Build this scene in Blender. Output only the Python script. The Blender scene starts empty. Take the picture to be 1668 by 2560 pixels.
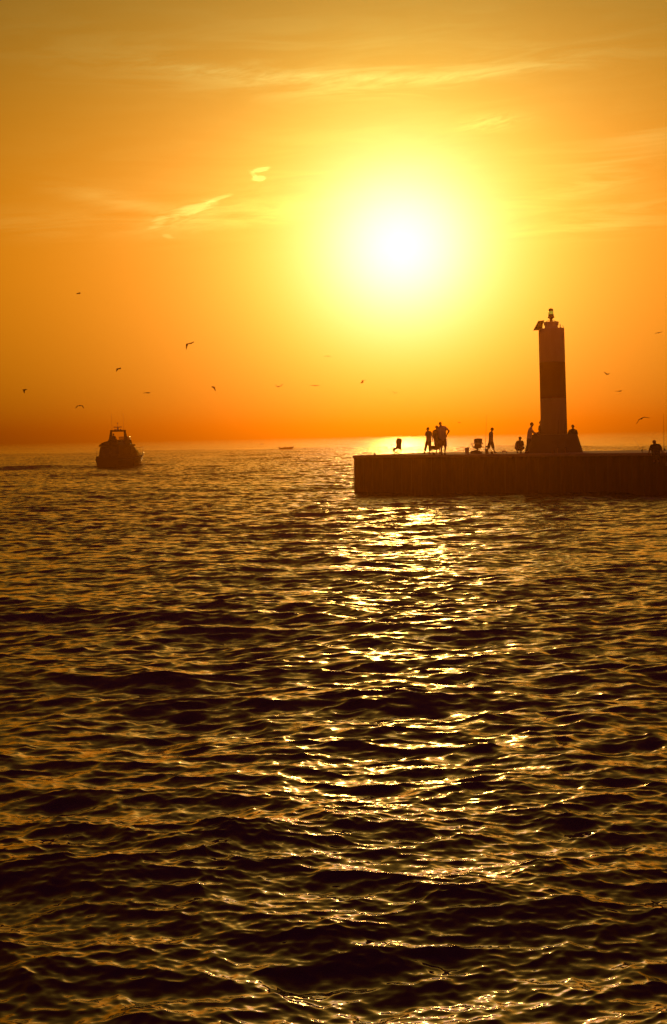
import bpy, bmesh, math, random
import numpy as np
from mathutils import Vector, Matrix
random.seed(7)
R = math.radians
D = bpy.data
scene = bpy.context.scene
COL = scene.collection

# ------------------------------------------------------------------ camera
W, H, F = 1668.0, 2560.0, 3500.0
CAMZ = 3.3
PITCH, ROLL = math.atan((1280 - 1090) / F), R(1.1)
CAM = Vector((0, 0, CAMZ))
fwd = Vector((0, math.cos(PITCH), -math.sin(PITCH)))
right0 = Vector((1, 0, 0))
up0 = right0.cross(fwd)
right = right0 * math.cos(ROLL) - up0 * math.sin(ROLL)
up = up0 * math.cos(ROLL) + right0 * math.sin(ROLL)
cd = D.cameras.new('camera')
cam = D.objects.new('camera', cd)
COL.objects.link(cam)
m = Matrix((right, up, -fwd)).transposed().to_4x4()
m.translation = CAM
cam.matrix_world = m
cd.sensor_fit = 'VERTICAL'
cd.sensor_height = 36
cd.lens = 36 * F / H
cd.clip_start = 0.1
cd.clip_end = 40000
scene.camera = cam


def ray(px, py):
    return (right * ((px - W / 2) / F) + up * ((H / 2 - py) / F) + fwd)


def at(px, py, d):
    r = ray(px, py)
    return CAM + r * (d / r.y)


def onz(px, py, z):
    r = ray(px, py)
    return CAM + r * ((z - CAMZ) / r.z)


SUN = ray(1003, 620).normalized()
SUN_EL = math.asin(SUN.z)
SUN_AZ = math.atan2(SUN.x, SUN.y)
DECK = 2.14


# ------------------------------------------------------------------ materials
class NT:
    """small expression helper on a node tree"""
    def __init__(s, tree):
        s.t = tree
        s.n = tree.nodes
        s.l = tree.links

    def new(s, typ, **kw):
        n = s.n.new(typ)
        for k, v in kw.items():
            setattr(n, k, v)
        return n

    def put(s, sock, v):
        if isinstance(v, (int, float)):
            sock.default_value = v
        elif isinstance(v, (tuple, list, Vector)):
            sock.default_value = tuple(v)
        else:
            s.l.new(v, sock)

    def math(s, op, a, b=None, c=None, clamp=False):
        n = s.new('ShaderNodeMath', operation=op, use_clamp=clamp)
        s.put(n.inputs[0], a)
        if b is not None:
            s.put(n.inputs[1], b)
        if c is not None:
            s.put(n.inputs[2], c)
        return n.outputs[0]

    def vmath(s, op, a, b=None, scale=None):
        n = s.new('ShaderNodeVectorMath', operation=op)
        s.put(n.inputs[0], a)
        if b is not None:
            s.put(n.inputs[1], b)
        if scale is not None:
            s.put(n.inputs['Scale'], scale)
        return n.outputs['Value'] if op in ('DOT_PRODUCT', 'LENGTH') else n.outputs[0]

    def noise(s, vec, scale, detail=2, rough=0.5, out='Fac', dist=0.0):
        n = s.new('ShaderNodeTexNoise')
        if vec is not None:
            s.l.new(vec, n.inputs['Vector'])
        n.inputs['Scale'].default_value = scale
        n.inputs['Detail'].default_value = detail
        n.inputs['Roughness'].default_value = rough
        n.inputs['Distortion'].default_value = dist
        return n.outputs[out]


MATS = {}


def mat(name, col, rough=0.6, metal=0.0, var=0.25, scale=6.0, emit=None, spec=0.4, alpha=None):
    """painted / cloth / concrete surface with mottled procedural colour"""
    if name in MATS:
        return MATS[name]
    mt = D.materials.new(name)
    mt.use_nodes = True
    q = NT(mt.node_tree)
    b = q.n['Principled BSDF']
    tc = q.new('ShaderNodeTexCoord')
    nz = q.noise(tc.outputs['Object'], scale, 4, 0.6)
    mix = q.new('ShaderNodeMix', data_type='RGBA')
    q.put(mix.inputs[0], nz)
    lo = tuple(c * (1 - var) for c in col) + (1,)
    hi = tuple(min(1, c * (1 + var)) for c in col) + (1,)
    mix.inputs[6].default_value = lo
    mix.inputs[7].default_value = hi
    q.l.new(mix.outputs[2], b.inputs['Base Color'])
    b.inputs['Roughness'].default_value = rough
    b.inputs['Metallic'].default_value = metal
    b.inputs['Specular IOR Level'].default_value = spec
    if emit:
        b.inputs['Emission Color'].default_value = tuple(emit[:3]) + (1,)
        b.inputs['Emission Strength'].default_value = emit[3]
    MATS[name] = mt
    return mt


# ------------------------------------------------------------------ object helpers
def obj(name, bm, material, parent=None, origin=None, smooth=False):
    me = D.meshes.new(name)
    if origin is not None:
        bmesh.ops.translate(bm, vec=-Vector(origin), verts=bm.verts)
    bmesh.ops.recalc_face_normals(bm, faces=bm.faces)
    bm.to_mesh(me)
    bm.free()
    if smooth:
        for p in me.polygons:
            p.use_smooth = True
    me.materials.append(material)
    o = D.objects.new(name, me)
    COL.objects.link(o)
    if parent is not None:
        o.parent = parent
    return o


def thing(name, label, cat, loc, group=None, rotz=0.0):
    o = D.objects.new(name, None)
    COL.objects.link(o)
    o.location = loc
    o.rotation_euler = (0, 0, rotz)
    o.empty_display_size = 0.2
    o['label'] = label
    o['category'] = cat
    if group:
        o['group'] = group
    return o


def tag(o, label, cat, group=None):
    o['label'] = label
    o['category'] = cat
    if group:
        o['group'] = group
    return o


def box(bm, x0, x1, y0, y1, z0, z1):
    v = [bm.verts.new((x, y, z)) for x in (x0, x1) for y in (y0, y1) for z in (z0, z1)]
    for f in ((0, 1, 3, 2), (4, 6, 7, 5), (0, 4, 5, 1), (2, 3, 7, 6), (0, 2, 6, 4), (1, 5, 7, 3)):
        bm.faces.new([v[i] for i in f])


def prism(bm, bottom, top):
    """closed loft between two equally long loops"""
    a = [bm.verts.new(p) for p in bottom]
    b = [bm.verts.new(p) for p in top]
    n = len(a)
    for i in range(n):
        bm.faces.new((a[i], a[(i + 1) % n], b[(i + 1) % n], b[i]))
    bm.faces.new(a[::-1])
    bm.faces.new(b)


def frame(axis):
    z = axis.normalized()
    x = z.orthogonal().normalized()
    return x, z.cross(x), z


def tube(bm, pts, r, n=8, r1=None):
    pts = [Vector(p) for p in pts]
    rings = []
    x, y, z = frame(pts[1] - pts[0])
    for i, p in enumerate(pts):
        d = (pts[min(i + 1, len(pts) - 1)] - pts[max(i - 1, 0)]).normalized()
        x = (x - d * x.dot(d)).normalized()
        y = d.cross(x)
        rr = r if r1 is None else r + (r1 - r) * i / (len(pts) - 1)
        rings.append([bm.verts.new(p + (x * math.cos(a) + y * math.sin(a)) * rr)
                      for a in (2 * math.pi * k / n for k in range(n))])
    for a, b in zip(rings, rings[1:]):
        for k in range(n):
            bm.faces.new((a[k], a[(k + 1) % n], b[(k + 1) % n], b[k]))
    bm.faces.new(rings[0][::-1])
    bm.faces.new(rings[-1])


def lathe(bm, base, axis, prof, n=40, cap=True):
    """prof: list of (distance along axis, radius)"""
    x, y, z = frame(axis)
    rings = []
    for t, r in prof:
        rings.append([bm.verts.new(base + z * t + (x * math.cos(a) + y * math.sin(a)) * max(r, 1e-4))
                      for a in (2 * math.pi * k / n for k in range(n))])
    for a, b in zip(rings, rings[1:]):
        for k in range(n):
            bm.faces.new((a[k], a[(k + 1) % n], b[(k + 1) % n], b[k]))
    if cap:
        bm.faces.new(rings[0][::-1])
        bm.faces.new(rings[-1])


ICO = None


def ico_pts():
    global ICO
    if ICO is None:
        b = bmesh.new()
        bmesh.ops.create_icosphere(b, subdivisions=2, radius=1)
        ICO = [v.co.copy() for v in b.verts]
        b.free()
    return ICO


def hull(bm, spheres):
    """convex hull round spheres: (centre, radius or (rx, ry, rz))"""
    vs = []
    for c, r in spheres:
        rr = (r, r, r) if not isinstance(r, (tuple, list)) else r
        for p in ico_pts():
            vs.append(bm.verts.new((c[0] + p.x * rr[0], c[1] + p.y * rr[1], c[2] + p.z * rr[2])))
    res = bmesh.ops.convex_hull(bm, input=vs)
    dead = [g for g in res['geom_interior'] if isinstance(g, bmesh.types.BMVert)]
    bmesh.ops.delete(bm, geom=dead, context='VERTS')


def caps(bm, chain, radii):
    for i in range(len(chain) - 1):
        hull(bm, [(chain[i], radii[i]), (chain[i + 1], radii[i + 1])])


def fused(name, bm, material, voxel, origin, parent=None, smooth=4):
    """fuse overlapping hulls into one continuous surface"""
    me = D.meshes.new(name)
    bmesh.ops.translate(bm, vec=-Vector(origin), verts=bm.verts)
    bm.to_mesh(me)
    bm.free()
    tmp = D.objects.new('fuse', me)
    COL.objects.link(tmp)
    md = tmp.modifiers.new('r', 'REMESH')
    md.mode = 'VOXEL'
    md.voxel_size = voxel
    ms = tmp.modifiers.new('s', 'SMOOTH')
    ms.iterations = smooth
    ms.factor = 0.5
    dg = bpy.context.evaluated_depsgraph_get()
    out = D.meshes.new_from_object(tmp.evaluated_get(dg))
    D.objects.remove(tmp)
    D.meshes.remove(me)
    out.name = name
    for p in out.polygons:
        p.use_smooth = True
    out.materials.clear()
    out.materials.append(material)
    o = D.objects.new(name, out)
    COL.objects.link(o)
    if parent is not None:
        o.parent = parent
    else:
        o.location = origin
    return o


# ------------------------------------------------------------------ world and sun
SKY_LIFT = 1.0
wd = D.worlds.new('World')
scene.world = wd
wd.use_nodes = True
q = NT(wd.node_tree)
q.n.clear()
tc = q.new('ShaderNodeTexCoord')
dirv = q.vmath('NORMALIZE', tc.outputs['Generated'])
sep = q.new('ShaderNodeSeparateXYZ')
q.l.new(dirv, sep.inputs[0])
dx, dy, dz = sep.outputs
theta = q.math('MULTIPLY', q.math('ARCCOSINE', q.math('MINIMUM', q.vmath('DOT_PRODUCT', dirv, tuple(SUN)), 0.9999999)), 180 / math.pi)
elev = q.math('MULTIPLY', q.math('ARCSINE', dz), 180 / math.pi)
azim = q.math('MULTIPLY', q.math('ARCTAN2', dx, dy), 180 / math.pi)


def expo(a, s):
    return q.math('MULTIPLY', q.math('EXPONENT', q.math('DIVIDE', theta, -s)), a)


def gauss_(a, s):
    t = q.math('DIVIDE', theta, s)
    return q.math('MULTIPLY', q.math('EXPONENT', q.math('MULTIPLY', q.math('MULTIPLY', t, t), -1)), a)


rch = q.math('ADD', q.math('ADD', expo(1.34, 15.5), expo(0.24, 45.0)), expo(1.6, 3.0))
gch = q.math('ADD', q.math('ADD', expo(0.78, 12.0), expo(0.055, 45.0)), q.math('ADD', expo(0.5, 2.0), gauss_(0.74, 5.4)))
bch = q.math('ADD', expo(0.52, 3.7), gauss_(0.84, 2.9))

# cirrus: streaked noise in sky directions, each wisp with its own place, tilt and size
sc1 = q.new('ShaderNodeCombineXYZ')
q.put(sc1.inputs[0], q.math('MULTIPLY', azim, 0.16))
q.put(sc1.inputs[1], q.math('ADD', q.math('MULTIPLY', elev, 1.3), q.math('MULTIPLY', azim, -0.03)))
streak = q.noise(sc1.outputs[0], 1.0, 6, 0.62, dist=0.9)
sc2 = q.new('ShaderNodeCombineXYZ')
q.put(sc2.inputs[0], q.math('MULTIPLY', azim, 0.9))
q.put(sc2.inputs[1], q.math('ADD', q.math('MULTIPLY', elev, 5.5), q.math('MULTIPLY', azim, -0.9)))
fine = q.noise(sc2.outputs[0], 1.0, 6, 0.65, dist=0.8)


def sky_uv(px, py):
    r = ray(px, py).normalized()
    return math.degrees(math.atan2(r.x, r.y)), math.degrees(math.asin(r.z))


def wisp(px, py, ang, la, lb, amp, tex, lo, hi, curve=0.0, crisp=False):
    """ang in degrees (up to the right), la / lb half-lengths in degrees"""
    u0, v0 = sky_uv(px, py)
    du = q.math('SUBTRACT', azim, u0)
    dv = q.math('SUBTRACT', elev, v0)
    c, s_ = math.cos(R(ang)), math.sin(R(ang))
    a = q.math('ADD', q.math('MULTIPLY', du, c), q.math('MULTIPLY', dv, s_))
    b = q.math('SUBTRACT', q.math('MULTIPLY', dv, c), q.math('MULTIPLY', du, s_))
    if curve:
        b = q.math('SUBTRACT', b, q.math('MULTIPLY', q.math('MULTIPLY', a, a), curve))
    a2 = q.math('DIVIDE', a, la)
    b2 = q.math('DIVIDE', b, lb)
    e = q.math('EXPONENT', q.math('MULTIPLY', q.math('ADD', q.math('MULTIPLY', a2, a2), q.math('MULTIPLY', b2, b2)), -1))
    if crisp:
        m2 = q.new('ShaderNodeMapRange', interpolation_type='SMOOTHSTEP')
        q.put(m2.inputs[0], q.math('ADD', e, q.math('MULTIPLY', q.math('SUBTRACT', tex, 0.5), 1.5)))
        m2.inputs[1].default_value = lo
        m2.inputs[2].default_value = hi
        return q.math('MULTIPLY', m2.outputs[0], amp)
    mr = q.new('ShaderNodeMapRange', interpolation_type='SMOOTHSTEP')
    q.put(mr.inputs[0], tex)
    mr.inputs[1].default_value = lo
    mr.inputs[2].default_value = hi
    return q.math('MULTIPLY', q.math('MULTIPLY', e, mr.outputs[0]), amp)


ws = [
    wisp(860, 190, -1.0, 8.5, 0.55, 0.32, streak, 0.36, 0.66, 0.005),
    wisp(560, 180, -5.0, 4.5, 0.3, 0.26, fine, 0.32, 0.70),
    wisp(1320, 175, 4.0, 3.4, 0.25, 0.32, streak, 0.32, 0.62),
    wisp(860, 197, -2.5, 4.5, 0.22, 0.28, fine, 0.30, 0.68),
    wisp(1180, 186, 2.0, 3.0, 0.2, 0.26, fine, 0.30, 0.66),
    wisp(760, 228, -1.0, 5.5, 0.30, 0.25, streak, 0.32, 0.68),
    wisp(1230, 306, 3.0, 1.3, 0.28, 0.36, fine, 0.34, 0.64),
    wisp(1560, 545, 4.0, 4.0, 0.55, 0.42, streak, 0.36, 0.66),
    wisp(1520, 440, 13.0, 3.0, 0.6, 0.34, streak, 0.36, 0.66),
    wisp(1640, 340, 8.0, 2.0, 0.4, 0.28, streak, 0.36, 0.66),
    wisp(290, 502, -10.0, 2.4, 0.32, 0.40, streak, 0.28, 0.62),
    wisp(580, 545, 7.0, 3.4, 0.5, 0.34, streak, 0.28, 0.62),
    wisp(478, 522, 16.0, 1.30, 0.26, 0.60, fine, 0.42, 1.0, 0, True),
    wisp(545, 497, 15.0, 0.80, 0.11, 0.55, fine, 0.42, 0.9, 0, True),
    wisp(400, 553, 35.0, 0.60, 0.30, 0.40, fine, 0.45, 1.0, 0, True),
    wisp(418, 590, -10.0, 0.34, 0.12, 0.35, fine, 0.40, 0.9, 0, True),
    wisp(480, 535, 14.0, 2.0, 0.45, 0.35, fine, 0.34, 0.62),
    wisp(652, 425, 13.0, 0.46, 0.13, 0.70, fine, 0.36, 0.80, 0, True),
    wisp(634, 436, -40.0, 0.24, 0.13, 0.40, fine, 0.36, 0.85, 0, True),
    wisp(648, 445, 3.0, 0.34, 0.14, 0.70, fine, 0.36, 0.80, 0, True),
    wisp(100, 560, 0.0, 4.5, 0.5, 0.26, streak, 0.36, 0.66),
    wisp(834, 120, 0.0, 20.0, 1.6, 0.16, streak, 0.38, 0.70),
    wisp(834, 420, 3.0, 20.0, 2.4, 0.10, streak, 0.38, 0.70),
]
cl = ws[0]
for w_ in ws[1:]:
    cl = q.math('ADD', cl, w_)
# air brightness by height: thicker and dimmer near the horizon, greyer with height
mrh = q.new('ShaderNodeMapRange', interpolation_type='SMOOTHSTEP')
q.put(mrh.inputs[0], elev)
mrh.inputs[1].default_value = 6.0
mrh.inputs[2].default_value = 22.0
hi_ = mrh.outputs[0]
mrl = q.new('ShaderNodeMapRange', interpolation_type='SMOOTHSTEP')
q.put(mrl.inputs[0], elev)
mrl.inputs[1].default_value = -1.0
mrl.inputs[2].default_value = 8.0
mrl.inputs[3].default_value = 0.85
mrl.inputs[4].default_value = 1.0
gl = mrl.outputs[0]
mrz = q.new('ShaderNodeMapRange', interpolation_type='SMOOTHSTEP')
q.put(mrz.inputs[0], elev)
mrz.inputs[1].default_value = 28.0
mrz.inputs[2].default_value = 70.0
mrz.inputs[3].default_value = 1.0
mrz.inputs[4].default_value = 0.3
mrg = q.new('ShaderNodeMapRange', interpolation_type='SMOOTHSTEP')   # redder with height above the frame
q.put(mrg.inputs[0], elev)
mrg.inputs[1].default_value = 18.0
mrg.inputs[2].default_value = 55.0
mrg.inputs[3].default_value = 1.0
mrg.inputs[4].default_value = 0.4
fac = q.math('MULTIPLY', q.math('MULTIPLY', gl, mrz.outputs[0]), q.math('SUBTRACT', 1.0, q.math('MULTIPLY', hi_, 0.45)))
comb = q.new('ShaderNodeCombineXYZ')
q.put(comb.inputs[0], q.math('MULTIPLY', q.math('MULTIPLY', q.math('MULTIPLY', rch, fac), q.math('SUBTRACT', 1.0, q.math('MULTIPLY', hi_, 0.45))), q.math('ADD', 1.0, q.math('MULTIPLY', cl, 0.35))))
q.put(comb.inputs[1], q.math('MULTIPLY', q.math('MULTIPLY', gch, fac), q.math('MULTIPLY', q.math('ADD', q.math('ADD', 1.0, q.math('MULTIPLY', hi_, 0.15)), cl), mrg.outputs[0])))
bb = q.math('ADD', q.math('MULTIPLY', bch, fac), q.math('MULTIPLY', q.math('MULTIPLY', hi_, 0.026), expo(1.6, 20.0)))
bb = q.math('ADD', bb, q.math('MULTIPLY', q.math('SUBTRACT', 1.0, mrz.outputs[0]), 0.05))
q.put(comb.inputs[2], q.math('ADD', bb, q.math('MULTIPLY', cl, expo(0.30, 10.0))))
bg1 = q.new('ShaderNodeBackground')
q.l.new(comb.outputs[0], bg1.inputs[0])
bg1.inputs[1].default_value = SKY_LIFT
sky = q.new('ShaderNodeTexSky', sky_type='NISHITA')
sky.sun_disc = False
sky.sun_elevation = SUN_EL
sky.sun_rotation = SUN_AZ
sky.dust_density = 6.0
sky.air_density = 2.0
mulc = q.new('ShaderNodeMix', data_type='RGBA', blend_type='MULTIPLY')
mulc.inputs[0].default_value = 1.0
q.l.new(sky.outputs[0], mulc.inputs[6])
mulc.inputs[7].default_value = (0.95, 0.15, 0.05, 1)
bg2 = q.new('ShaderNodeBackground')
q.l.new(mulc.outputs[2], bg2.inputs[0])
mrn = q.new('ShaderNodeMapRange', interpolation_type='SMOOTHSTEP')
q.put(mrn.inputs[0], theta)
mrn.inputs[1].default_value = 25.0
mrn.inputs[2].default_value = 95.0
mrn.inputs[3].default_value = 0.05
mrn.inputs[4].default_value = 1.0
q.l.new(q.math('MULTIPLY', mrn.outputs[0], 0.12), bg2.inputs[1])
add = q.new('ShaderNodeAddShader')
q.l.new(bg1.outputs[0], add.inputs[0])
q.l.new(bg2.outputs[0], add.inputs[1])
wo = q.new('ShaderNodeOutputWorld')
q.l.new(add.outputs[0], wo.inputs[0])

sl = D.lights.new('sun', 'SUN')
sl.energy = 0.88
sl.angle = R(1.3)
sl.color = (1.0, 0.48, 0.08)
so = D.objects.new('sun', sl)
COL.objects.link(so)
so.rotation_euler = SUN.to_track_quat('Z', 'Y').to_euler()
so.location = (0, 0, 60)

# ------------------------------------------------------------------ haze
hm = D.materials.new('haze_air')
hm.use_nodes = True
q = NT(hm.node_tree)
q.n.clear()
pv = q.new('ShaderNodeVolumePrincipled')
pv.inputs['Color'].default_value = (0.50, 0.205, 0.010, 1)
pv.inputs['Density'].default_value = 0.0012
pv.inputs['Anisotropy'].default_value = 0.89
mo = q.new('ShaderNodeOutputMaterial')
q.l.new(pv.outputs[0], mo.inputs['Volume'])
bm = bmesh.new()
box(bm, -8200, 8200, -40, 9800, -2.0, 28.0)
hz = obj('haze', bm, hm)
hz['kind'] = 'stuff'


# ------------------------------------------------------------------ water
def wave_tile(L, N, lam_lo, lam_hi, mss, ang0, spread, seed, kp=None):
    """height and choppy displacement of one band of the wave spectrum, mean square slope = mss"""
    rng = np.random.default_rng(seed)
    k1 = np.fft.fftfreq(N, d=L / N) * 2 * np.pi
    kx, ky = np.meshgrid(k1, k1, indexing='ij')
    k = np.hypot(kx, ky)
    k[0, 0] = 1
    ph = np.arctan2(ky, kx) - ang0
    d = np.cos(ph) ** 2
    D_ = (1 - spread) * d ** 4 + spread * 0.4
    S = k ** -4.0 * D_
    if kp:
        S *= np.exp(-1.25 * (kp / k) ** 2)
    lam = 2 * np.pi / k
    S[(lam < lam_lo) | (lam >= lam_hi)] = 0
    S[0, 0] = 0
    A = np.sqrt(S) * (rng.normal(size=k.shape) + 1j * rng.normal(size=k.shape))
    h = np.fft.ifft2(A).real
    sx = np.fft.ifft2(1j * kx * A).real
    sy = np.fft.ifft2(1j * ky * A).real
    s = math.sqrt(mss / (sx.var() + sy.var()))
    cx = np.fft.ifft2(1j * kx / k * A).real
    cy = np.fft.ifft2(1j * ky / k * A).real
    return (h * s).astype(np.float32), (cx * s).astype(np.float32), (cy * s).astype(np.float32)


def sample(t, L, x, y):
    N = t.shape[0]
    u = (x / L) % 1.0 * N
    v = (y / L) % 1.0 * N
    i = np.floor(u).astype(np.int64)
    j = np.floor(v).astype(np.int64)
    fu = u - i
    fv = v - j
    i %= N
    j %= N
    i1 = (i + 1) % N
    j1 = (j + 1) % N
    return (t[i, j] * (1 - fu) * (1 - fv) + t[i1, j] * fu * (1 - fv) + t[i, j1] * (1 - fu) * fv + t[i1, j1] * fu * fv)


BANDS = [
    # tile, N, shortest, longest, mean square slope, direction, spread, seed
    (101.0, 256, 4.2, 12.0, 0.0021, R(84), 0.15, 1),
    (233.0, 256, 12.0, 45.0, 0.0003, R(90), 0.10, 6),
    (37.3, 256, 1.5, 4.2, 0.0040, R(94), 0.22, 2),
    (13.1, 256, 0.50, 1.5, 0.0090, R(82), 0.28, 3),
    (4.57, 256, 0.17, 0.50, 0.0165, R(97), 0.34, 4),
    (1.61, 256, 0.055, 0.17, 0.0170, R(88), 0.45, 5),
]
CHOP = 1.25
WX, WY = 14.0, 2.4


def build_water():
    rows = [4.0]
    while rows[-1] < 9000:
        r = rows[-1]
        g = 0.0021 if r < 120 else (0.0021 + 0.003 * min(1, (r - 120) / 280) if r < 400 else 0.0051 + 0.02 * min(1, (r - 400) / 1500))
        rows.append(r * (1 + g))
    rows = np.array(rows)
    a_in = np.arange(-16.5, 16.5001, 0.07)
    out = []
    a, st = 16.5, 0.07
    while a < 46:
        st = min(st * 1.06, 0.6)
        a += st
        out.append(a)
    out = np.array(out)
    ang = np.radians(np.concatenate([-out[::-1], a_in, out]))
    rr, aa = np.meshgrid(rows, ang, indexing='ij')
    x = rr * np.sin(aa)
    y = rr * np.cos(aa)
    dr = np.gradient(rows)[:, None] * np.ones_like(aa)
    dl = rr * np.gradient(ang)[None, :]
    sp = np.maximum(dr, 0.6 * dl)
    z = np.zeros_like(x)
    ox = np.zeros_like(x)
    oy = np.zeros_like(x)
    resid = np.zeros_like(x)
    # patches of calmer and rougher water
    gx = 0.5 + 0.5 * np.sin(x * 0.11 + 1.3 * np.sin(y * 0.05 + 1)) * np.sin(y * 0.085 + 0.9 * np.sin(x * 0.07))
    # beyond a wind line some 300 to 420 m out the lake lies nearly calm
    deg = np.degrees(aa)
    line = 405 + 14 * np.sin(deg * 0.9 + 1) - np.clip(deg - 1, 0, 40) * 9.0
    calm = np.clip((rr - line + 12) / 24, 0, 1)
    calm = calm * calm * (3 - 2 * calm)
    for L, N, lo, hi, mss, a0, spd, seed in BANDS:
        h, cx, cy = wave_tile(L, N, lo, hi, mss, a0 + seed * 0.11 - 0.3, spd, seed, kp=2 * np.pi / 7.0 if hi == 12.0 else None)
        lam = math.sqrt(lo * hi)
        w = np.clip((lam / sp - 1.6) / 2.2, 0, 1)
        gust = (1.0 if lo > 1 else (0.72 + 0.5 * gx)) * (1 - 0.5 * calm)
        rot = seed * 0.11 - 0.3
        xs = (x + WX) * math.cos(rot) - (y + WY) * math.sin(rot)
        ys = (x + WX) * math.sin(rot) + (y + WY) * math.cos(rot)
        # the tile is generated in its own axes: rotate its direction back
        hh = sample(h, L, xs, ys)
        c1 = sample(cx, L, xs, ys)
        c2 = sample(cy, L, xs, ys)
        z += w * gust * hh
        ox += CHOP * w * gust * (c1 * math.cos(rot) + c2 * math.sin(rot))
        oy += CHOP * w * gust * (-c1 * math.sin(rot) + c2 * math.cos(rot))
        resid += (1 - w * w) * mss * gust ** 2
    # wake of the motor cruiser: low swells spreading from its stern
    wk = onz(238, 1169, 0)
    for x0, x1, yy, slope, amp, wid in ((wk.x - 70, wk.x + 1, wk.y - 1.5, -0.02, 0.26, 1.2), (wk.x, wk.x + 9, wk.y + 0.5, 0.25, 0.30, 1.1),
                                        (wk.x - 60, wk.x - 2, wk.y + 8, 0.07, 0.2, 1.4)):
        yc = yy + slope * (x - wk.x) + 0.6 * np.sin(x * 0.35)
        env = 1 / (1 + np.exp(-(x - x0) / 6)) / (1 + np.exp((x - x1) / 1.2))
        z += amp * env * np.exp(-((y - yc) / wid) ** 2)
    far = np.clip(1 - (rr - 3000) / 4000, 0, 1)
    co = np.empty((x.size, 3), np.float32)
    co[:, 0] = (x + ox * far).ravel()
    co[:, 1] = (y + oy * far).ravel()
    co[:, 2] = (z * far).ravel()
    nr, nc = x.shape
    idx = np.arange(nr * nc).reshape(nr, nc)
    quads = np.stack([idx[:-1, :-1], idx[:-1, 1:], idx[1:, 1:], idx[1:, :-1]], -1).reshape(-1, 4)
    me = D.meshes.new('water')
    me.vertices.add(len(co))
    me.vertices.foreach_set('co', co.ravel())
    me.loops.add(quads.size)
    me.loops.foreach_set('vertex_index', quads.ravel().astype(np.int32))
    me.polygons.add(len(quads))
    me.polygons.foreach_set('loop_start', np.arange(0, quads.size, 4, dtype=np.int32))
    me.polygons.foreach_set('use_smooth', np.ones(len(quads), bool))
    at_ = me.attributes.new('ripple', 'FLOAT', 'POINT')
    at_.data.foreach_set('value', np.sqrt(resid).astype(np.float32).ravel())
    me.update(calc_edges=True)
    me.validate()
    o = D.objects.new('water', me)
    COL.objects.link(o)
    o['kind'] = 'structure'
    mt = D.materials.new('lake_water')
    mt.use_nodes = True
    q = NT(mt.node_tree)
    b = q.n['Principled BSDF']
    geo = q.new('ShaderNodeNewGeometry')
    att = q.new('ShaderNodeAttribute', attribute_name='ripple')
    mpw = q.new('ShaderNodeMapping')
    mpw.inputs['Scale'].default_value = (0.55, 1.0, 1.0)
    q.l.new(geo.outputs['Position'], mpw.inputs[0])
    pos = mpw.outputs[0]
    n1 = q.noise(pos, 3.6, 2.2, 0.6, 'Color')
    n2 = q.noise(pos, 23.0, 2.0, 0.5, 'Color')
    v1 = q.vmath('SCALE', q.vmath('SUBTRACT', n1, (0.5, 0.5, 0.5)), scale=q.math('MULTIPLY', att.outputs['Fac'], 7.5))
    v2 = q.vmath('SCALE', q.vmath('SUBTRACT', n2, (0.5, 0.5, 0.5)), scale=0.20)
    v = q.vmath('MULTIPLY', q.vmath('ADD', v1, v2), (1, 1, 0))
    # unresolved wavelets lean to the shore they run towards (the steep faces that show at a low angle)
    lean = q.vmath('SCALE', (0.0, -1.0, 0.0), scale=q.math('MULTIPLY', att.outputs['Fac'], 0.42))
    nn = q.vmath('NORMALIZE', q.vmath('ADD', q.vmath('ADD', geo.outputs['Normal'], v), lean))
    q.l.new(nn, b.inputs['Normal'])
    al = q.math('ADD', q.math('MULTIPLY', att.outputs['Fac'], 0.13), 0.0007)
    b.inputs['Base Color'].default_value = (0.032, 0.009, 0.004, 1)
    b.inputs['Coat Weight'].default_value = 0.65
    b.inputs['Coat IOR'].default_value = 1.333
    q.l.new(nn, b.inputs['Coat Normal'])
    q.l.new(q.math('SQRT', al), b.inputs['Coat Roughness'])
    q.l.new(q.math('SQRT', al), b.inputs['Roughness'])
    b.inputs['IOR'].default_value = 1.333
    me.materials.append(mt)


build_water()

# ------------------------------------------------------------------ pier
PA = onz(885, 1229, 0)                 # corner at the waterline
PB = onz(1668, 1237, 0)
u = (PB - PA)
u.z = 0
u.normalize()                          # along the face, to the right
nrm = Vector((-u.y, u.x, 0))           # away from the camera
if nrm.y < 0:
    nrm = -nrm
steel = mat('sheet_pile_steel', (0.11, 0.045, 0.025), 0.8, 0.0, 0.4, 1.2)
nt_ = NT(steel.node_tree)
for nd in list(nt_.n):
    if nd.type == 'TEX_NOISE':
        mp_ = nt_.new('ShaderNodeMapping')
        mp_.inputs['Scale'].default_value = (3.2, 3.2, 0.22)  # upright rust streaks; their colour also stands in for shading on the ribs
        tc_ = [x for x in nt_.n if x.type == 'TEX_COORD'][0]
        nt_.l.new(tc_.outputs['Object'], mp_.inputs[0])
        nt_.l.new(mp_.outputs[0], nd.inputs['Vector'])
        nd.inputs['Scale'].default_value = 1.0
conc = mat('deck_concrete', (0.34, 0.31, 0.27), 0.85, 0.0, 0.3, 1.5)
railm = mat('galvanised_rail', (0.45, 0.45, 0.45), 0.4, 0.8, 0.2)
DEPTH = 8.2


def deckpt(px, py):
    """the deck point seen at an image position, never nearer than just behind the pier's front edge"""
    p = onz(px, py, DECK)
    r = ray(px, py)
    k = (PA - CAM).dot(nrm) / r.dot(nrm)
    edge = CAM + r * k + nrm * .16
    if (p - PA).dot(nrm) < .16:
        p = Vector((edge.x, edge.y, DECK))
    return p


s_end = (deckpt(1661.5, 1134) - PA).dot(u)     # where the deck steps down


def pp(s, t, z):
    p = PA + u * s + nrm * t
    return Vector((p.x, p.y, z))


pier = thing('pier', 'long rust dark sheet pile pier with flat concrete deck carrying the banded light tower', 'pier', pp(0, 0, 0))
PO = pier.location


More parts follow.
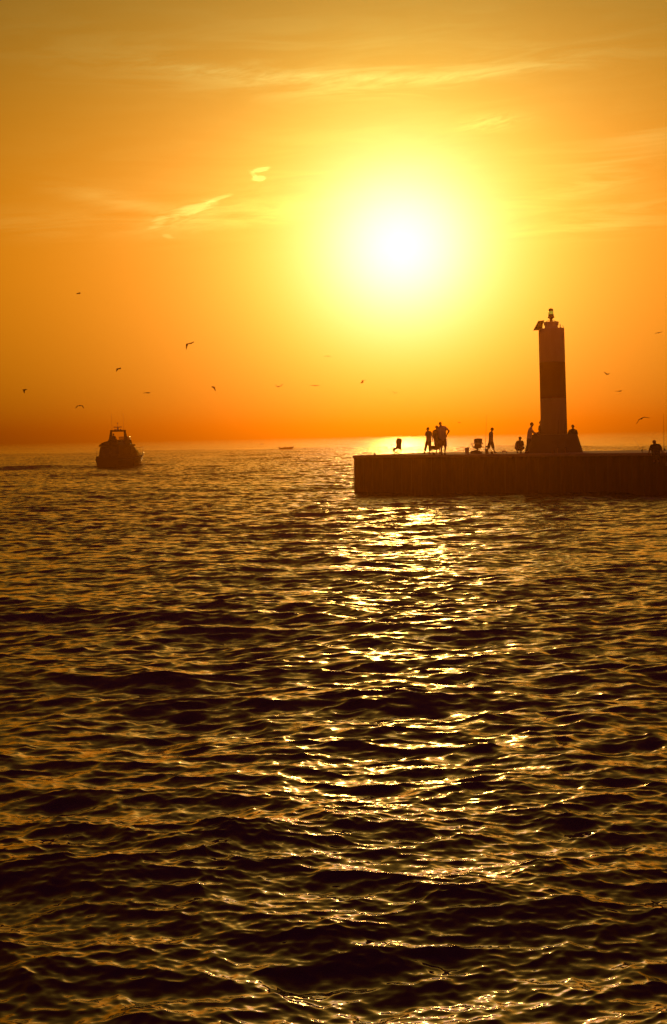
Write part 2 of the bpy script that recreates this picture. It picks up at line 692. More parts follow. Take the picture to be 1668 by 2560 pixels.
def wall_profile(s0, s1, zt):
    bm = bmesh.new()
    prof = []
    s = s0
    k = 0
    while s < s1:
        t = 0.0 if k % 2 == 0 else 0.13
        prof.append((s, t))
        prof.append((min(s + 0.22, s1), t))
        s += 0.34
        k += 1
    f = [(p[0], p[1]) for p in prof]
    fb = [pp(a, b + 0.05, -1.6) for a, b in f]
    ft = [pp(a, b + 0.05, zt) for a, b in f]
    back = [(s1, DEPTH), (s0, DEPTH)]
    fb += [pp(a, b, -1.6) for a, b in back]
    ft += [pp(a, b, zt) for a, b in back]
    prism(bm, fb, ft)
    return bm


obj('sheet_pile_wall', wall_profile(0.0, s_end, DECK - 0.16), steel, pier, PO)
obj('sheet_pile_wall', wall_profile(s_end + 0.02, s_end + 26, 1.46), steel, pier, PO)


def slab(s0, s1, t0, t1, z0, z1, ch=0.02, rag=0.0):
    bm = bmesh.new()
    lo = [pp(s0, t0, z0), pp(s1, t0, z0), pp(s1, t1, z0), pp(s0, t1, z0)]
    hi = [pp(s0, t0, z1), pp(s1, t0, z1), pp(s1, t1, z1), pp(s0, t1, z1)]
    prism(bm, lo, hi)
    bmesh.ops.bevel(bm, geom=list(bm.edges), offset=ch, segments=2, affect='EDGES')
    return bm


obj('deck', slab(-0.04, s_end + 0.0, -0.04, DEPTH + 0.04, DECK - 0.158, DECK), conc, pier, PO)
obj('deck', slab(s_end + 0.06, s_end + 26, -0.04, DEPTH + 0.04, 1.462, 1.63), conc, pier, PO)


def ladder(px0, px1, py0, py1, d):
    bm = bmesh.new()
    a, b = deckpt(px0, py1), deckpt(px1, py1)
    h = (py1 - py0) / F * a.y
    b2 = b + Vector((0, 0.25, 0))
    pts = [a - Vector((0, 0, .1)), a + Vector((0.05, 0, h * .75)), a.lerp(b2, .14) + Vector((0, 0, h)),
           a.lerp(b2, .85) + Vector((0, 0, h)), b2 + Vector((0, 0, h * .6)), b2 - Vector((0, 0, .1))]
    tube(bm, pts, 0.028)
    obj('ladder_rail', bm, railm, pier, PO, True)


ladder(904, 918, 1132.5, 1137.5, 0)
ladder(1254, 1268, 1128.5, 1133.4, 0)
bm = bmesh.new()
for s in (1.2, 5.3, 9.1, 12.9):
    c = pp(s, 0.5, DECK)
    lathe(bm, c - Vector((0, 0, .02)), Vector((0, 0, 1)), [(0, .1), (.03, .1), (.04, .06), (.1, .06), (.12, .09), (.15, .08)], 12)
    obj('mooring_cleat', bm, steel, pier, PO)
    bm = bmesh.new()
bm.free()

# ------------------------------------------------------------------ light tower
TD = 78.0
tb = at(1386, 1133, TD)
tb.z = DECK
px2m = TD / F
tower = thing('light_tower', 'tall white round light tower with a dark middle band on a sloping concrete base', 'lighthouse', tb)
tm = D.materials.new('banded_tower_paint')
tm.use_nodes = True
q = NT(tm.node_tree)
b = q.n['Principled BSDF']
tco = q.new('ShaderNodeTexCoord')
sp_ = q.new('ShaderNodeSeparateXYZ')
q.l.new(tco.outputs['Object'], sp_.inputs[0])
zb0 = at(1384, 996, TD).z - tb.z
zb1 = at(1381, 906, TD).z - tb.z
inb = q.math('MULTIPLY', q.math('GREATER_THAN', sp_.outputs[2], zb0), q.math('LESS_THAN', sp_.outputs[2], zb1))
mx = q.new('ShaderNodeMix', data_type='RGBA')
q.put(mx.inputs[0], inb)
mx.inputs[6].default_value = (0.78, 0.72, 0.63, 1)
mx.inputs[7].default_value = (0.26, 0.02, 0.015, 1)
st = q.new('ShaderNodeMapping')
st.inputs['Scale'].default_value = (3, 3, 0.5)
q.l.new(tco.outputs['Object'], st.inputs[0])
rust = q.noise(st.outputs[0], 2.0, 5, 0.6)
m2 = q.new('ShaderNodeMix', data_type='RGBA', blend_type='MULTIPLY')
q.put(m2.inputs[0], q.math('MULTIPLY', rust, 0.5))
q.l.new(mx.outputs[2], m2.inputs[6])
m2.inputs[7].default_value = (0.55, 0.45, 0.35, 1)
q.l.new(m2.outputs[2], b.inputs['Base Color'])
b.inputs['Roughness'].default_value = 0.5
white = mat('white_paint', (0.78, 0.76, 0.70), 0.45, 0, 0.12)
darkm = mat('dark_metal', (0.06, 0.06, 0.065), 0.45, 0.5, 0.3)
basec = mat('base_concrete', (0.11, 0.09, 0.07), 0.85, 0, 0.35, 2.0)

ax0, ax1 = at(1385.5, 1086, TD), at(1378.6, 822, TD)
axis = (ax1 - ax0)
HT = axis.length
axis.normalize()


def tpx(py):                            # distance along the tower's axis at an image row
    return (1086 - py) / (1086 - 822) * HT


bm = bmesh.new()
hb = at(1386, 1086, TD).z - DECK
lathe(bm, tb, Vector((0, 0, 1)), [(0, 70.5 * px2m), (0.06, 70 * px2m), (hb - .03, 57.5 * px2m), (hb, 56.5 * px2m)], 56)
obj('base', bm, basec, tower, tb)
bm = bmesh.new()
lathe(bm, ax0 - axis * .05, axis, [(0, 32.6 * px2m), (HT, 31.6 * px2m), (HT + .05, 31.4 * px2m), (HT + .06, 30.4 * px2m)], 56)
sh = obj('shaft', bm, tm, tower, tb, False)
for p in sh.data.polygons:
    p.use_smooth = len(p.vertices) == 4
# drum and cap under the lantern
bm = bmesh.new()
lathe(bm, ax0 + axis * .0, axis, [(HT + .008, 16.2 * px2m), (tpx(813.5), 16.2 * px2m), (tpx(813.3), 18 * px2m),
                                  (tpx(809), 18.2 * px2m), (tpx(806.5), 18.6 * px2m), (tpx(805), 18.4 * px2m)], 40)
obj('lantern_drum', bm, white, tower, tb)
lant = bmesh.new()
lathe(lant, ax0, axis, [(tpx(804.9), 3.6 * px2m), (tpx(800), 3.4 * px2m), (tpx(797.5), 3.3 * px2m), (tpx(794.5), 8.0 * px2m),
                        (tpx(793.6), 8.6 * px2m), (tpx(792.6), 8.4 * px2m), (tpx(792.2), 7.2 * px2m), (tpx(786), 6.6 * px2m)], 28)
lo = obj('lantern', lant, darkm, tower, tb, True)
bm = bmesh.new()
lathe(bm, ax0, axis, [(tpx(785.9), 6.5 * px2m), (tpx(783), 6.3 * px2m), (tpx(780), 6.1 * px2m), (tpx(778.1), 5.9 * px2m)], 28)
obj('lens', bm, mat('green_lens', (0.10, 0.22, 0.06), 0.15, 0, 0.1, emit=(0.45, 0.42, 0.03, 0.55)), lo, None, True).location = -lo.location
for ob in lo.children:
    for v in ob.data.vertices:
        v.co -= tb
bm = bmesh.new()
lathe(bm, ax0, axis, [(tpx(778.0), 5.9 * px2m), (tpx(773.5), 5.5 * px2m), (tpx(772.2), 4.6 * px2m), (tpx(771.5), 1.5 * px2m), (tpx(771), .4 * px2m),
                      (tpx(768.5), .25 * px2m)], 28)
obj('lantern_cap', bm, darkm, tower, tb, True)
# thin hoops that guard the lantern's foot
for a in (0.0, math.pi / 2):
    bm = bmesh.new()
    xx, yy, zz = Vector((1, 0, 0)), Vector((0, 1, 0)), axis
    dv = xx * math.cos(a) + yy * math.sin(a)
    pts = []
    for k in range(15):
        f_ = -1 + 2 * k / 14
        pts.append(ax0 + axis * (tpx(805.5) + (1 - f_ * f_) * 5.6 * px2m) + dv * (f_ * 14.5 * px2m))
    tube(bm, pts, 0.013, 6)
    obj('guard_hoop', bm, railm, tower, tb, True)
# solar panel leaning out on the left, its bracket
bm = bmesh.new()
pd = -0.25
c4 = [at(1334.5, 826, TD - .45), at(1347.5, 802, TD - .45 + .35), at(1361.5, 800.5, TD + .35), at(1352, 825, TD - .1)]
nn = (c4[1] - c4[0]).cross(c4[3] - c4[0]).normalized() * 0.05
prism(bm, c4, [c + nn for c in c4])
obj('solar_panel', bm, mat('solar_glass', (0.05, 0.05, 0.08), 0.2, 0, 0.2), tower, tb)
bm = bmesh.new()
prism(bm, [at(1348, 822, TD - .12), at(1356.5, 822, TD - .12), at(1356.5, 822, TD + .12), at(1348, 822, TD + .12)],
      [at(1349, 806, TD - .12), at(1357.5, 806, TD - .12), at(1357.5, 806, TD + .12), at(1349, 806, TD + .12)])
obj('panel_bracket', bm, darkm, tower, tb)
bm = bmesh.new()
tube(bm, [at(1400.8, 824, TD - .2), at(1400.5, 810.5, TD - .2)], 1.2 * px2m, 10)
tube(bm, [at(1403.5, 824, TD - .2), at(1403, 818.3, TD - .2)], 1.3 * px2m, 10)
obj('vent_post', bm, darkm, tower, tb)
bm = bmesh.new()
tube(bm, [at(1409, 824, TD), at(1408.7, 818, TD), at(1407.8, 815, TD), at(1406.5, 813.2, TD)], .7 * px2m, 8, .4 * px2m)
obj('antenna', bm, darkm, tower, tb)


# ------------------------------------------------------------------ people
SKIN = [mat('skin_a', (0.42, 0.25, 0.17), 0.55, 0, 0.1), mat('skin_b', (0.28, 0.16, 0.10), 0.55, 0, 0.1)]
HAIR = mat('dark_hair', (0.03, 0.02, 0.015), 0.6, 0, 0.3, 30)
CLOTH = {
    'navy': mat('navy_cotton', (0.03, 0.04, 0.08), 0.9), 'grey': mat('grey_cotton', (0.22, 0.21, 0.2), 0.9),
    'white': mat('white_cotton', (0.62, 0.6, 0.55), 0.9), 'khaki': mat('khaki_cotton', (0.26, 0.21, 0.13), 0.9),
    'black': mat('black_cotton', (0.025, 0.025, 0.028), 0.9), 'red': mat('red_cotton', (0.28, 0.05, 0.04), 0.9),
    'olive': mat('olive_cotton', (0.11, 0.11, 0.06), 0.9), 'shoe': mat('shoe_rubber', (0.04, 0.04, 0.04), 0.7),
}


def hand(bm, wrist, tip_dir, palm_n, s=1.0, curl=0.5):
    """palm, four fingers of unequal length with a knuckle bend and a thumb off the side"""
    d = tip_dir.normalized()
    n = (palm_n - d * palm_n.dot(d)).normalized()
    w = d.cross(n)
    palm = wrist + d * .085 * s
    hull(bm, [(wrist + w * .016 * s, .02 * s), (wrist - w * .016 * s, .02 * s), (palm + w * .032 * s, .014 * s), (palm - w * .032 * s, .014 * s)])
    for i, ln in enumerate((.072, .082, .078, .060)):
        b0 = palm + w * (.033 - .022 * i) * s
        d1 = (d + n * curl * .5).normalized()
        d2 = (d + n * curl * 1.3).normalized()
        k = b0 + d1 * ln * .5 * s
        caps(bm, [b0, k, k + d2 * ln * .5 * s], [.0105 * s, .0095 * s, .008 * s])
    t0 = wrist + w * .028 * s + d * .025 * s
    t1 = t0 + (w * .8 + d * .6 + n * .2).normalized() * .04 * s
    caps(bm, [t0, t1, t1 + (d + w * .25 + n * .4).normalized() * .035 * s], [.014 * s, .012 * s, .009 * s])


def person(d, J, face, label, shirt='grey', pants='khaki', skin=0, sleeve=0.55, pant=0.95, cap=False, hair=0.012, group='people on the pier',
           bulk=1.0, flare=1.0, lower=True, legs_skin=True, P=None):
    """J: joints given as image position plus depth offset in metres, body standing d metres out"""
    P = P or (lambda px, py, dd: at(px, py, d + dd))
    j = {k: P(v[0], v[1], v[2] if len(v) > 2 else 0.0) for k, v in J.items() if k != 's'}
    face = Vector(face).normalized()
    side = Vector((0, 0, 1)).cross(face)
    # overall scale from the head-to-neck size
    s = J.get('s', (1.0,))[0] if 's' in J else 1.0
    bm = bmesh.new()
    hd, nk = j['head'], j['neck']
    upv = (hd - nk).normalized()
    hr = .098 * s
    # skull, jaw, nose, brow, ears
    hull(bm, [(hd + upv * .012 * s, (hr * .80, hr * .80, hr * 1.0)), (hd + upv * .03 * s - face * .022 * s, hr * .78)])
    hull(bm, [(hd - upv * .055 * s + face * .03 * s, hr * .56), (hd + face * .012 * s, hr * .74), (hd - upv * .085 * s + face * .055 * s, hr * .26)])
    caps(bm, [hd + face * .085 * s + upv * .01 * s, hd + face * .105 * s - upv * .028 * s], [.012 * s, .016 * s])
    hull(bm, [(hd + face * .074 * s + upv * .028 * s + side * .03 * s, .014 * s), (hd + face * .074 * s + upv * .028 * s - side * .03 * s, .014 * s)])
    hull(bm, [(hd + face * .078 * s - upv * .058 * s + side * .018 * s, .012 * s), (hd + face * .078 * s - upv * .058 * s - side * .018 * s, .012 * s)])
    for sg in (1, -1):
        hull(bm, [(hd + side * sg * hr * .82 + upv * .015 * s, (.014 * s, .018 * s, .024 * s)), (hd + side * sg * hr * .8 - upv * .022 * s, .010 * s)])
    caps(bm, [nk - upv * .03 * s, hd - upv * .03 * s], [.060 * s, .056 * s])
    sL, sR = j['sL'], j['sR']
    hL, hR = j['pL'], j['pR']
    mid = (sL + sR) / 2
    pel = (hL + hR) / 2
    chest = mid.lerp(pel, .30)
    waist = mid.lerp(pel, .72)
    sx = (sR - sL)
    hx = (hR - hL)
    tr = .105 * s * bulk

    def torso(b, e):
        hull(b, [(sL, .060 * s + e), (sR, .060 * s + e), (nk - upv * .02 * s, .062 * s + e * .3), (chest - sx * .27, tr + e), (chest + sx * .27, tr + e)])
        hull(b, [(chest - sx * .27, tr + e), (chest + sx * .27, tr + e), (waist - sx * .20, tr * .98 + e), (waist + sx * .20, tr * .98 + e)])
        hull(b, [(waist - sx * .20, tr * .98 + e), (waist + sx * .20, tr * .98 + e), (hL.lerp(pel, .15), .102 * s * bulk + e), (hR.lerp(pel, .15), .102 * s * bulk + e)])
    torso(bm, 0)
    for sd in 'LR':
        if 'e' + sd not in j:
            continue
        S_, E_, W_ = j['s' + sd], j['e' + sd], j['h' + sd]
        caps(bm, [S_, S_.lerp(E_, .5), E_, E_.lerp(W_, .35), W_], [.056 * s, .050 * s, .040 * s, .042 * s, .027 * s])
        hand(bm, W_, (W_ - E_) * .7 + Vector((0, 0, -.1)), face, s, .6)
    for sd in 'LR':
        if 'k' + sd not in j:
            continue
        P_, K_, A_ = j['p' + sd], j['k' + sd], j['a' + sd]
        caps(bm, [P_, P_.lerp(K_, .5), K_], [.092 * s * bulk, .076 * s * bulk, .056 * s])
        caps(bm, [K_, K_.lerp(A_, .35) - face * .012 * s, A_], [.056 * s, .055 * s, .036 * s])
    foot_root = nk.copy()
    foot_root = Vector((pel.x, pel.y, min([j['a' + sd].z for sd in 'LR' if 'a' + sd in j] + [pel.z])))
    for sd in 'LR':
        if 't' + sd in j:
            A_, T_ = j['a' + sd], j['t' + sd]
            fd = (T_ - A_)
            fd.z = 0
            fd = fd.normalized() if fd.length > .01 else face
            hull(bm, [(A_, .036 * s), (A_ - Vector((0, 0, .045 * s)) - fd * .03 * s, .032 * s), (T_, .026 * s)])
    body = fused('person', bm, SKIN[skin], .0105, foot_root, None, 3)
    tag(body, label, 'person', group)
    # clothes
    if shirt:
        b2 = bmesh.new()
        torso(b2, .014)
        for sd in 'LR':
            if 'e' + sd in j:
                S_, E_, W_ = j['s' + sd], j['e' + sd], j['h' + sd]
                if sleeve <= 1:
                    caps(b2, [S_, S_.lerp(E_, sleeve)], [.078 * s, .066 * s])
                else:
                    caps(b2, [S_, E_, E_.lerp(W_, sleeve - 1)], [.076 * s, .058 * s, .050 * s])
        fused('shirt', b2, CLOTH[shirt], .0125, foot_root, body, 3)
    if pants and any('k' + sd in j for sd in 'LR'):
        b2 = bmesh.new()
        hull(b2, [(hL, .112 * s * bulk), (hR, .112 * s * bulk), (waist.lerp(pel, .55) - sx * .17, tr * 1.02 + .006), (waist.lerp(pel, .55) + sx * .17, tr * 1.02 + .006)])
        for sd in 'LR':
            if 'k' + sd in j:
                P_, K_, A_ = j['p' + sd], j['k' + sd], j['a' + sd]
                if pant <= 1:
                    caps(b2, [P_, P_.lerp(K_, pant)], [.112 * s * bulk, .092 * s * flare])
                else:
                    caps(b2, [P_, K_, K_.lerp(A_, pant - 1)], [.112 * s * bulk, .084 * s * flare, .070 * s * flare])
        fused('trousers' if pant > 1.3 else 'shorts', b2, CLOTH[pants], .0125, foot_root, body, 3)
    if cap:
        b2 = bmesh.new()
        hull(b2, [(hd + upv * .045 * s, (hr * .95, hr * .95, hr * .72)), (hd + upv * .06 * s, (hr * .92, hr * .92, hr * .7))])
        hull(b2, [(hd + upv * .035 * s + face * .07 * s, (.06 * s, .06 * s, .012)), (hd + upv * .03 * s + face * .14 * s, (.045 * s, .045 * s, .010))])
        fused('cap', b2, CLOTH['navy'], .011, foot_root, body, 2)
    else:
        b2 = bmesh.new()
        hull(b2, [(hd + upv * .035 * s - face * .022 * s, (hr * .86 + hair, hr * .86 + hair, hr * .84 + hair)),
                  (hd + upv * .0 * s - face * .045 * s, hr * .66 + hair)])
        fused('hair', b2, HAIR, .011, foot_root, body, 2)
    for sd in 'LR':
        if 't' + sd in j:
            A_, T_ = j['a' + sd], j['t' + sd]
            fd = (T_ - A_)
            fd.z = 0
            fd = fd.normalized() if fd.length > .01 else face
            b2 = bmesh.new()
            hull(b2, [(A_ - Vector((0, 0, .03 * s)), .042 * s), (A_ - Vector((0, 0, .05 * s)) - fd * .035 * s, .036 * s), (T_, .031 * s)])
            fused('shoe', b2, CLOTH['shoe'], .012, foot_root, body, 1)
    return body


def deck_d(px, py):
    return deckpt(px, py).y


# three standing together
d1 = deck_d(1066, 1135.5)
person(d1, dict(head=(1069.6, 1072.6), neck=(1070.4, 1078), sL=(1067.0, 1081.0, .05), sR=(1076.6, 1081.0, -.02),
                eL=(1063.6, 1089.0, .0), hL=(1068.5, 1090.6, .16), eR=(1080.3, 1090.5, 0), hR=(1081.7, 1100.5, .05),
                pL=(1069.0, 1102, 0), pR=(1075.2, 1102, 0), kL=(1065.4, 1115.5, .05), kR=(1074.4, 1116, 0),
                aL=(1061.9, 1131.0, 0), aR=(1075.3, 1132.0, 0), tL=(1056.6, 1134.0, 0), tR=(1070.6, 1135.2, -.1), s=(.86,)),
       (-.8, .4, 0), 'shorter person in baggy long shorts, one arm folded across the chest, leftmost of the trio', 'grey', 'navy', 0,
       pant=1.62, flare=1.22)
d2 = deck_d(1092, 1134.6)
person(d2, dict(head=(1092.0, 1068.6), neck=(1092.2, 1074.4), sL=(1084.6, 1078.6), sR=(1099.6, 1078.6),
                eL=(1082.4, 1089.0, .02), hL=(1085.4, 1099.0, -.05), eR=(1102.0, 1089, 0), hR=(1100, 1099, -.05),
                pL=(1089.4, 1102, 0), pR=(1096.4, 1102, 0), kL=(1090.8, 1117, 0), kR=(1098.4, 1117, .05),
                aL=(1092.4, 1131, 0), aR=(1100.5, 1130.6, .1), tL=(1092.0, 1134, -.2), tR=(1098.3, 1133.4, .0), s=(.93,)),
       (.3, .9, 0), 'person in a flat cap standing close between two companions behind the camp stool', 'olive', 'khaki', 0, pant=.95, cap=True, bulk=1.15, flare=1.15)
d3 = deck_d(1108, 1136.2)
person(d3, dict(head=(1100.8, 1059.4), neck=(1102.4, 1065.6), sL=(1097.6, 1069.6, .05), sR=(1112.0, 1068.6),
                eL=(1094.0, 1079.0, .1), hL=(1092.5, 1087, .2), eR=(1123.2, 1077.4, 0), hR=(1116.6, 1088.4, .02),
                pL=(1103.6, 1099, 0), pR=(1111.4, 1099, 0), kL=(1103.6, 1115.6, .0), kR=(1113.6, 1115.6, 0),
                aL=(1104.0, 1132, .05), aR=(1112.0, 1132.6, 0), tL=(1106.2, 1135.4, -.05), tR=(1114.6, 1135.6, -.05), s=(1.03,)),
       (-.5, .85, 0), 'tallest bald man in shorts with his right hand on his hip and elbow out', 'white', 'khaki', 0, pant=.88, bulk=1.15, hair=-.01, flare=1.1)
# boy walking
d4 = deck_d(1230, 1133.2)
person(d4, dict(head=(1231.0, 1073.6), neck=(1229.4, 1079.4), sL=(1225.2, 1083.2, .12), sR=(1230.4, 1083.2, -.12),
                eL=(1224.0, 1093, .17), hL=(1226.0, 1101.5, .16), eR=(1229.6, 1093.5, -.17), hR=(1231.0, 1102, -.16),
                pL=(1225.6, 1103, .07), pR=(1229.4, 1103, -.07), kL=(1221.8, 1117.6, .06), kR=(1233.0, 1117.6, -.06),
                aL=(1217.4, 1130, .05), aR=(1237.0, 1129.6, -.05), tL=(1221.4, 1132.2, .05), tR=(1242.2, 1131.2, -.05), s=(.84,)),
       (1, 0, 0), 'youth with bushy hair and long shorts walking past the rod bucket in mid-stride', 'grey', 'black', 1, pant=.99, hair=.022, flare=1.25)
# squatting
d5 = deck_d(1298, 1132.6)
person(d5, dict(head=(1300.6, 1096.4, -.10), neck=(1299.6, 1102.2, -.06), sL=(1293.4, 1105.2), sR=(1306.2, 1105.0),
                eL=(1289.6, 1113.5, -.1), hL=(1291.5, 1118, -.36), eR=(1308.4, 1112.6, -.1), hR=(1306.6, 1117, -.36),
                pL=(1295.6, 1121.6, .12), pR=(1303.0, 1121.6, .12), kL=(1290.0, 1119.2, -.26), kR=(1308.4, 1119.6, -.26),
                aL=(1294.2, 1129.0, -.06), aR=(1302.0, 1129.4, -.06), tL=(1292.6, 1132.2, -.2), tR=(1304.4, 1132.4, -.2), s=(.95,)),
       (.25, -1, 0), 'person squatting on the deck with arms resting on bent knees left of the tower base', 'olive', 'navy', 0, sleeve=1.2, pant=1.2, bulk=1.15)
# leaning on the base
d6 = TD + .2
z6 = deck_d(1316, 1133)
person(TD - .9, dict(head=(1330.2, 1061.0), neck=(1328.6, 1068.2), sL=(1324.6, 1073.0, .16), sR=(1327.0, 1073.2, -.16),
                     eL=(1334.0, 1081.4, .2), hL=(1340.5, 1084.4, .2), eR=(1334.4, 1081.8, -.16), hR=(1342.5, 1084.6, -.05),
                     pL=(1321.8, 1098.5, .09), pR=(1322.8, 1098.5, -.09), kL=(1320.0, 1114.5, .1), kR=(1319.6, 1114.5, -.1),
                     aL=(1318.0, 1130, .12), aR=(1314.2, 1130, -.12), tL=(1321.5, 1132.5, .12), tR=(1318.0, 1133, -.15), s=(.98,)),
       (1, .1, 0), 'man in pale long-sleeved top leaning forward with both hands on the tower base', 'white', 'navy', 0, sleeve=1.8, pant=1.75)
person(TD + .35, dict(head=(1352.4, 1055.8), neck=(1352.4, 1062.4), sL=(1349.6, 1067.0, .05), sR=(1358.6, 1067.0, .1),
                     eL=(1347.8, 1076.6, .02), hL=(1347.8, 1083.6, -.12), eR=(1361, 1077, .1), hR=(1360, 1084, 0),
                     pL=(1350.4, 1082.6, .1), pR=(1356.8, 1082.6, .12), kL=(1337.5, 1086.4, .0), kR=(1338.5, 1086.0, .3),
                     aL=(1327.0, 1100.4, .0), aR=(1327.0, 1100, .3), tL=(1322.4, 1102.6, .0), tR=(1322.4, 1102, .3), s=(.98,)),
       (-1, .2, 0), 'person half hidden behind the shaft, seated on the tower base', 'navy', 'black', 0, sleeve=.7, pant=1.7)
person(TD + 1.62, dict(head=(1432.4, 1066.4), neck=(1432.6, 1073.0), sL=(1424.8, 1077.2), sR=(1440.0, 1077.0),
                      eL=(1420.6, 1086.5, 0), hL=(1420.0, 1094, -.1), eR=(1443.0, 1086.4, 0), hR=(1440.6, 1094, -.1),
                      pL=(1429.0, 1100, 0), pR=(1436.0, 1100, 0), kL=(1429.0, 1115, 0), kR=(1436.6, 1115, 0),
                      aL=(1429.0, 1128.6, 0), aR=(1437.0, 1128.6, 0), tL=(1428.0, 1131.2, -.2), tR=(1438.4, 1131.2, -.2), s=(.98,)),
       (.1, -1, 0), 'broad-shouldered man showing head and shoulders behind the right side of the tower base', 'black', 'navy', 1, sleeve=.8, pant=1.7, bulk=1.15, hair=.0)
# seated at the right end, hands planted beside him
d9 = deck_d(1640, 1133.6)
person(d9, dict(head=(1636.0, 1105.4, -.05), neck=(1638.2, 1111.2), sL=(1629.4, 1115.0), sR=(1648.2, 1114.0),
                eL=(1625.2, 1123.5, .05), hL=(1622.6, 1131.6, .0), eR=(1653.4, 1122.5, .05), hR=(1656.2, 1131.4, .0),
                pL=(1636.2, 1131.8, .12), pR=(1644.2, 1131.8, .12), kL=(1634.6, 1135.4, -.38), kR=(1646.0, 1135.4, -.38),
                aL=(1635.0, 1154, -.34), aR=(1646.0, 1154, -.34), tL=(1634.2, 1158, -.48), tR=(1647, 1158, -.48), s=(1.08,)),
       (-.5, -.9, 0), 'man seated on the pier edge at far right, both arms braced straight beside him', 'black', 'black', 1, sleeve=.85, pant=1.6, bulk=1.35, hair=-.004)

# ------------------------------------------------------------------ things on the deck
fabric = mat('camp_fabric', (0.05, 0.06, 0.09), 0.9)
tubem = mat('dark_tube_steel', (0.08, 0.08, 0.08), 0.4, 0.7)
bagm = mat('duffel_nylon', (0.06, 0.05, 0.05), 0.85)


def slabpoly(bm, pts, thick_dir):
    prism(bm, pts, [p + thick_dir for p in pts])


# rounded-back camp chair by the corner
cd_ = deck_d(996, 1136.6)
co_ = deckpt(996, 1136.6)
ch = thing('camp_chair', 'folding camp chair with a tall rounded back, facing left in the sun glitter', 'chair', co_, 'folding camp chairs')
ty = Vector((0, .44, 0))
y0 = cd_ - .22
bm = bmesh.new()
back = [(991.2, 1119), (991.0, 1113), (990.4, 1106), (990.8, 1101), (992.6, 1097.6), (995.6, 1095.9), (999.4, 1095.6), (1002.8, 1096.6),
        (1005.0, 1099), (1005.8, 1103), (1005.2, 1107), (1003.2, 1111), (1002.8, 1115), (1003.4, 1119.4)]
slabpoly(bm, [at(a, b_, y0) for a, b_ in back], ty)
bmesh.ops.bevel(bm, geom=[e for e in bm.edges], offset=.012, segments=2, affect='EDGES')
obj('backrest', bm, fabric, ch, co_)
bm = bmesh.new()
seat = [(990.4, 1118.6), (1003.6, 1119.2), (1005.4, 1119.2), (1003.8, 1120.8), (1000, 1121.6), (993, 1123), (988.8, 1125), (987.2, 1128.2), (983.2, 1129.4),
        (982.6, 1121.0), (985.4, 1119.8)]
slabpoly(bm, [at(a, b_, y0 - .01) for a, b_ in seat], ty * 1.04)
obj('seat', bm, fabric, ch, co_)
for yo in (-.02, .47):
    bm = bmesh.new()
    tube(bm, [at(1003, 1112, y0 + yo), at(990, 1112.8, y0 + yo), at(979.5, 1111.4, y0 + yo)], .016)
    hull(bm, [(at(978.6, 1111, y0 + yo), (.045, .045, .03)), (at(978.8, 1112.8, y0 + yo), (.03, .03, .03))])
    obj('armrest', bm, tubem, ch, co_)
for yo in (.0, .44):
    for a_, b_ in (((983.4, 1128), (1005.5, 1137)), ((1001.0, 1120), (984, 1137.2))):
        bm = bmesh.new()
        q0 = at(a_[0], a_[1], y0 + yo)
        q1 = at(b_[0], b_[1], y0 + yo)
        q1.z = DECK
        tube(bm, [q0, q1], .026)
        obj('leg', bm, tubem, ch, co_)
    bm = bmesh.new()
    tube(bm, [at(1001, 1119, y0 + yo), at(1002.6, 1123, y0 + yo), at(1004.0, 1126.6, y0 + yo)], .045, 8, .05)
    obj('frame_joint', bm, tubem, ch, co_)

# square-back camp chair
cd_ = deck_d(1195, 1133.8)
co_ = deckpt(1195, 1133.8)
ch = thing('camp_chair', 'folding camp chair with a square-topped back standing between the two buckets', 'chair', co_, 'folding camp chairs')
y0 = cd_ - .2
ty = Vector((0, .40, 0))
bm = bmesh.new()
back = [(1187.4, 1109), (1186.8, 1103), (1186.8, 1098.6), (1190, 1096.4), (1196, 1095.9), (1205.4, 1096.8), (1206.2, 1099), (1205.6, 1104), (1204.6, 1109.5)]
slabpoly(bm, [at(a, b_, y0) for a, b_ in back], ty)
bmesh.ops.bevel(bm, geom=[e for e in bm.edges], offset=.012, segments=2, affect='EDGES')
obj('backrest', bm, fabric, ch, co_)
bm = bmesh.new()
seat = [(1187.6, 1109.3), (1204.4, 1109.8), (1204.2, 1113), (1206, 1117), (1203, 1118.6), (1199, 1120.8), (1195, 1122.4), (1190, 1121.6), (1186, 1119.8), (1182.2, 1117.2),
        (1187, 1116.8), (1188.6, 1112)]
slabpoly(bm, [at(a, b_, y0 - .01) for a, b_ in seat], ty * 1.04)
obj('seat', bm, fabric, ch, co_)
for yo in (-.02, .43):
    bm = bmesh.new()
    tube(bm, [at(1188.5, 1107.2, y0 + yo), at(1183, 1109.6, y0 + yo), at(1177.0, 1109.0, y0 + yo)], .016)
    tube(bm, [at(1178.5, 1109.2, y0 + yo), at(1181.5, 1113, y0 + yo), at(1182.4, 1117.4, y0 + yo)], .018)
    obj('armrest', bm, tubem, ch, co_)
    bm = bmesh.new()
    tube(bm, [at(1204.2, 1108, y0 + yo), at(1207, 1107.6, y0 + yo), at(1207.6, 1111, y0 + yo)], .03)
    obj('cup_holder', bm, tubem, ch, co_)
for yo in (.0, .4):
    for a_, b_ in (((1184, 1118.4), (1204, 1134)), ((1204, 1118), (1185, 1134))):
        bm = bmesh.new()
        q0 = at(a_[0], a_[1], y0 + yo)
        q1 = at(b_[0], b_[1], y0 + yo)
        q1.z = DECK
        tube(bm, [q0, q1], .012)
        obj('leg', bm, tubem, ch, co_)
bm = bmesh.new()
tube(bm, [at(1194, 1121, y0 + .2), at(1193, 1127.5, y0 + .2)], .075, 10)
obj('seat_post', bm, tubem, ch, co_)
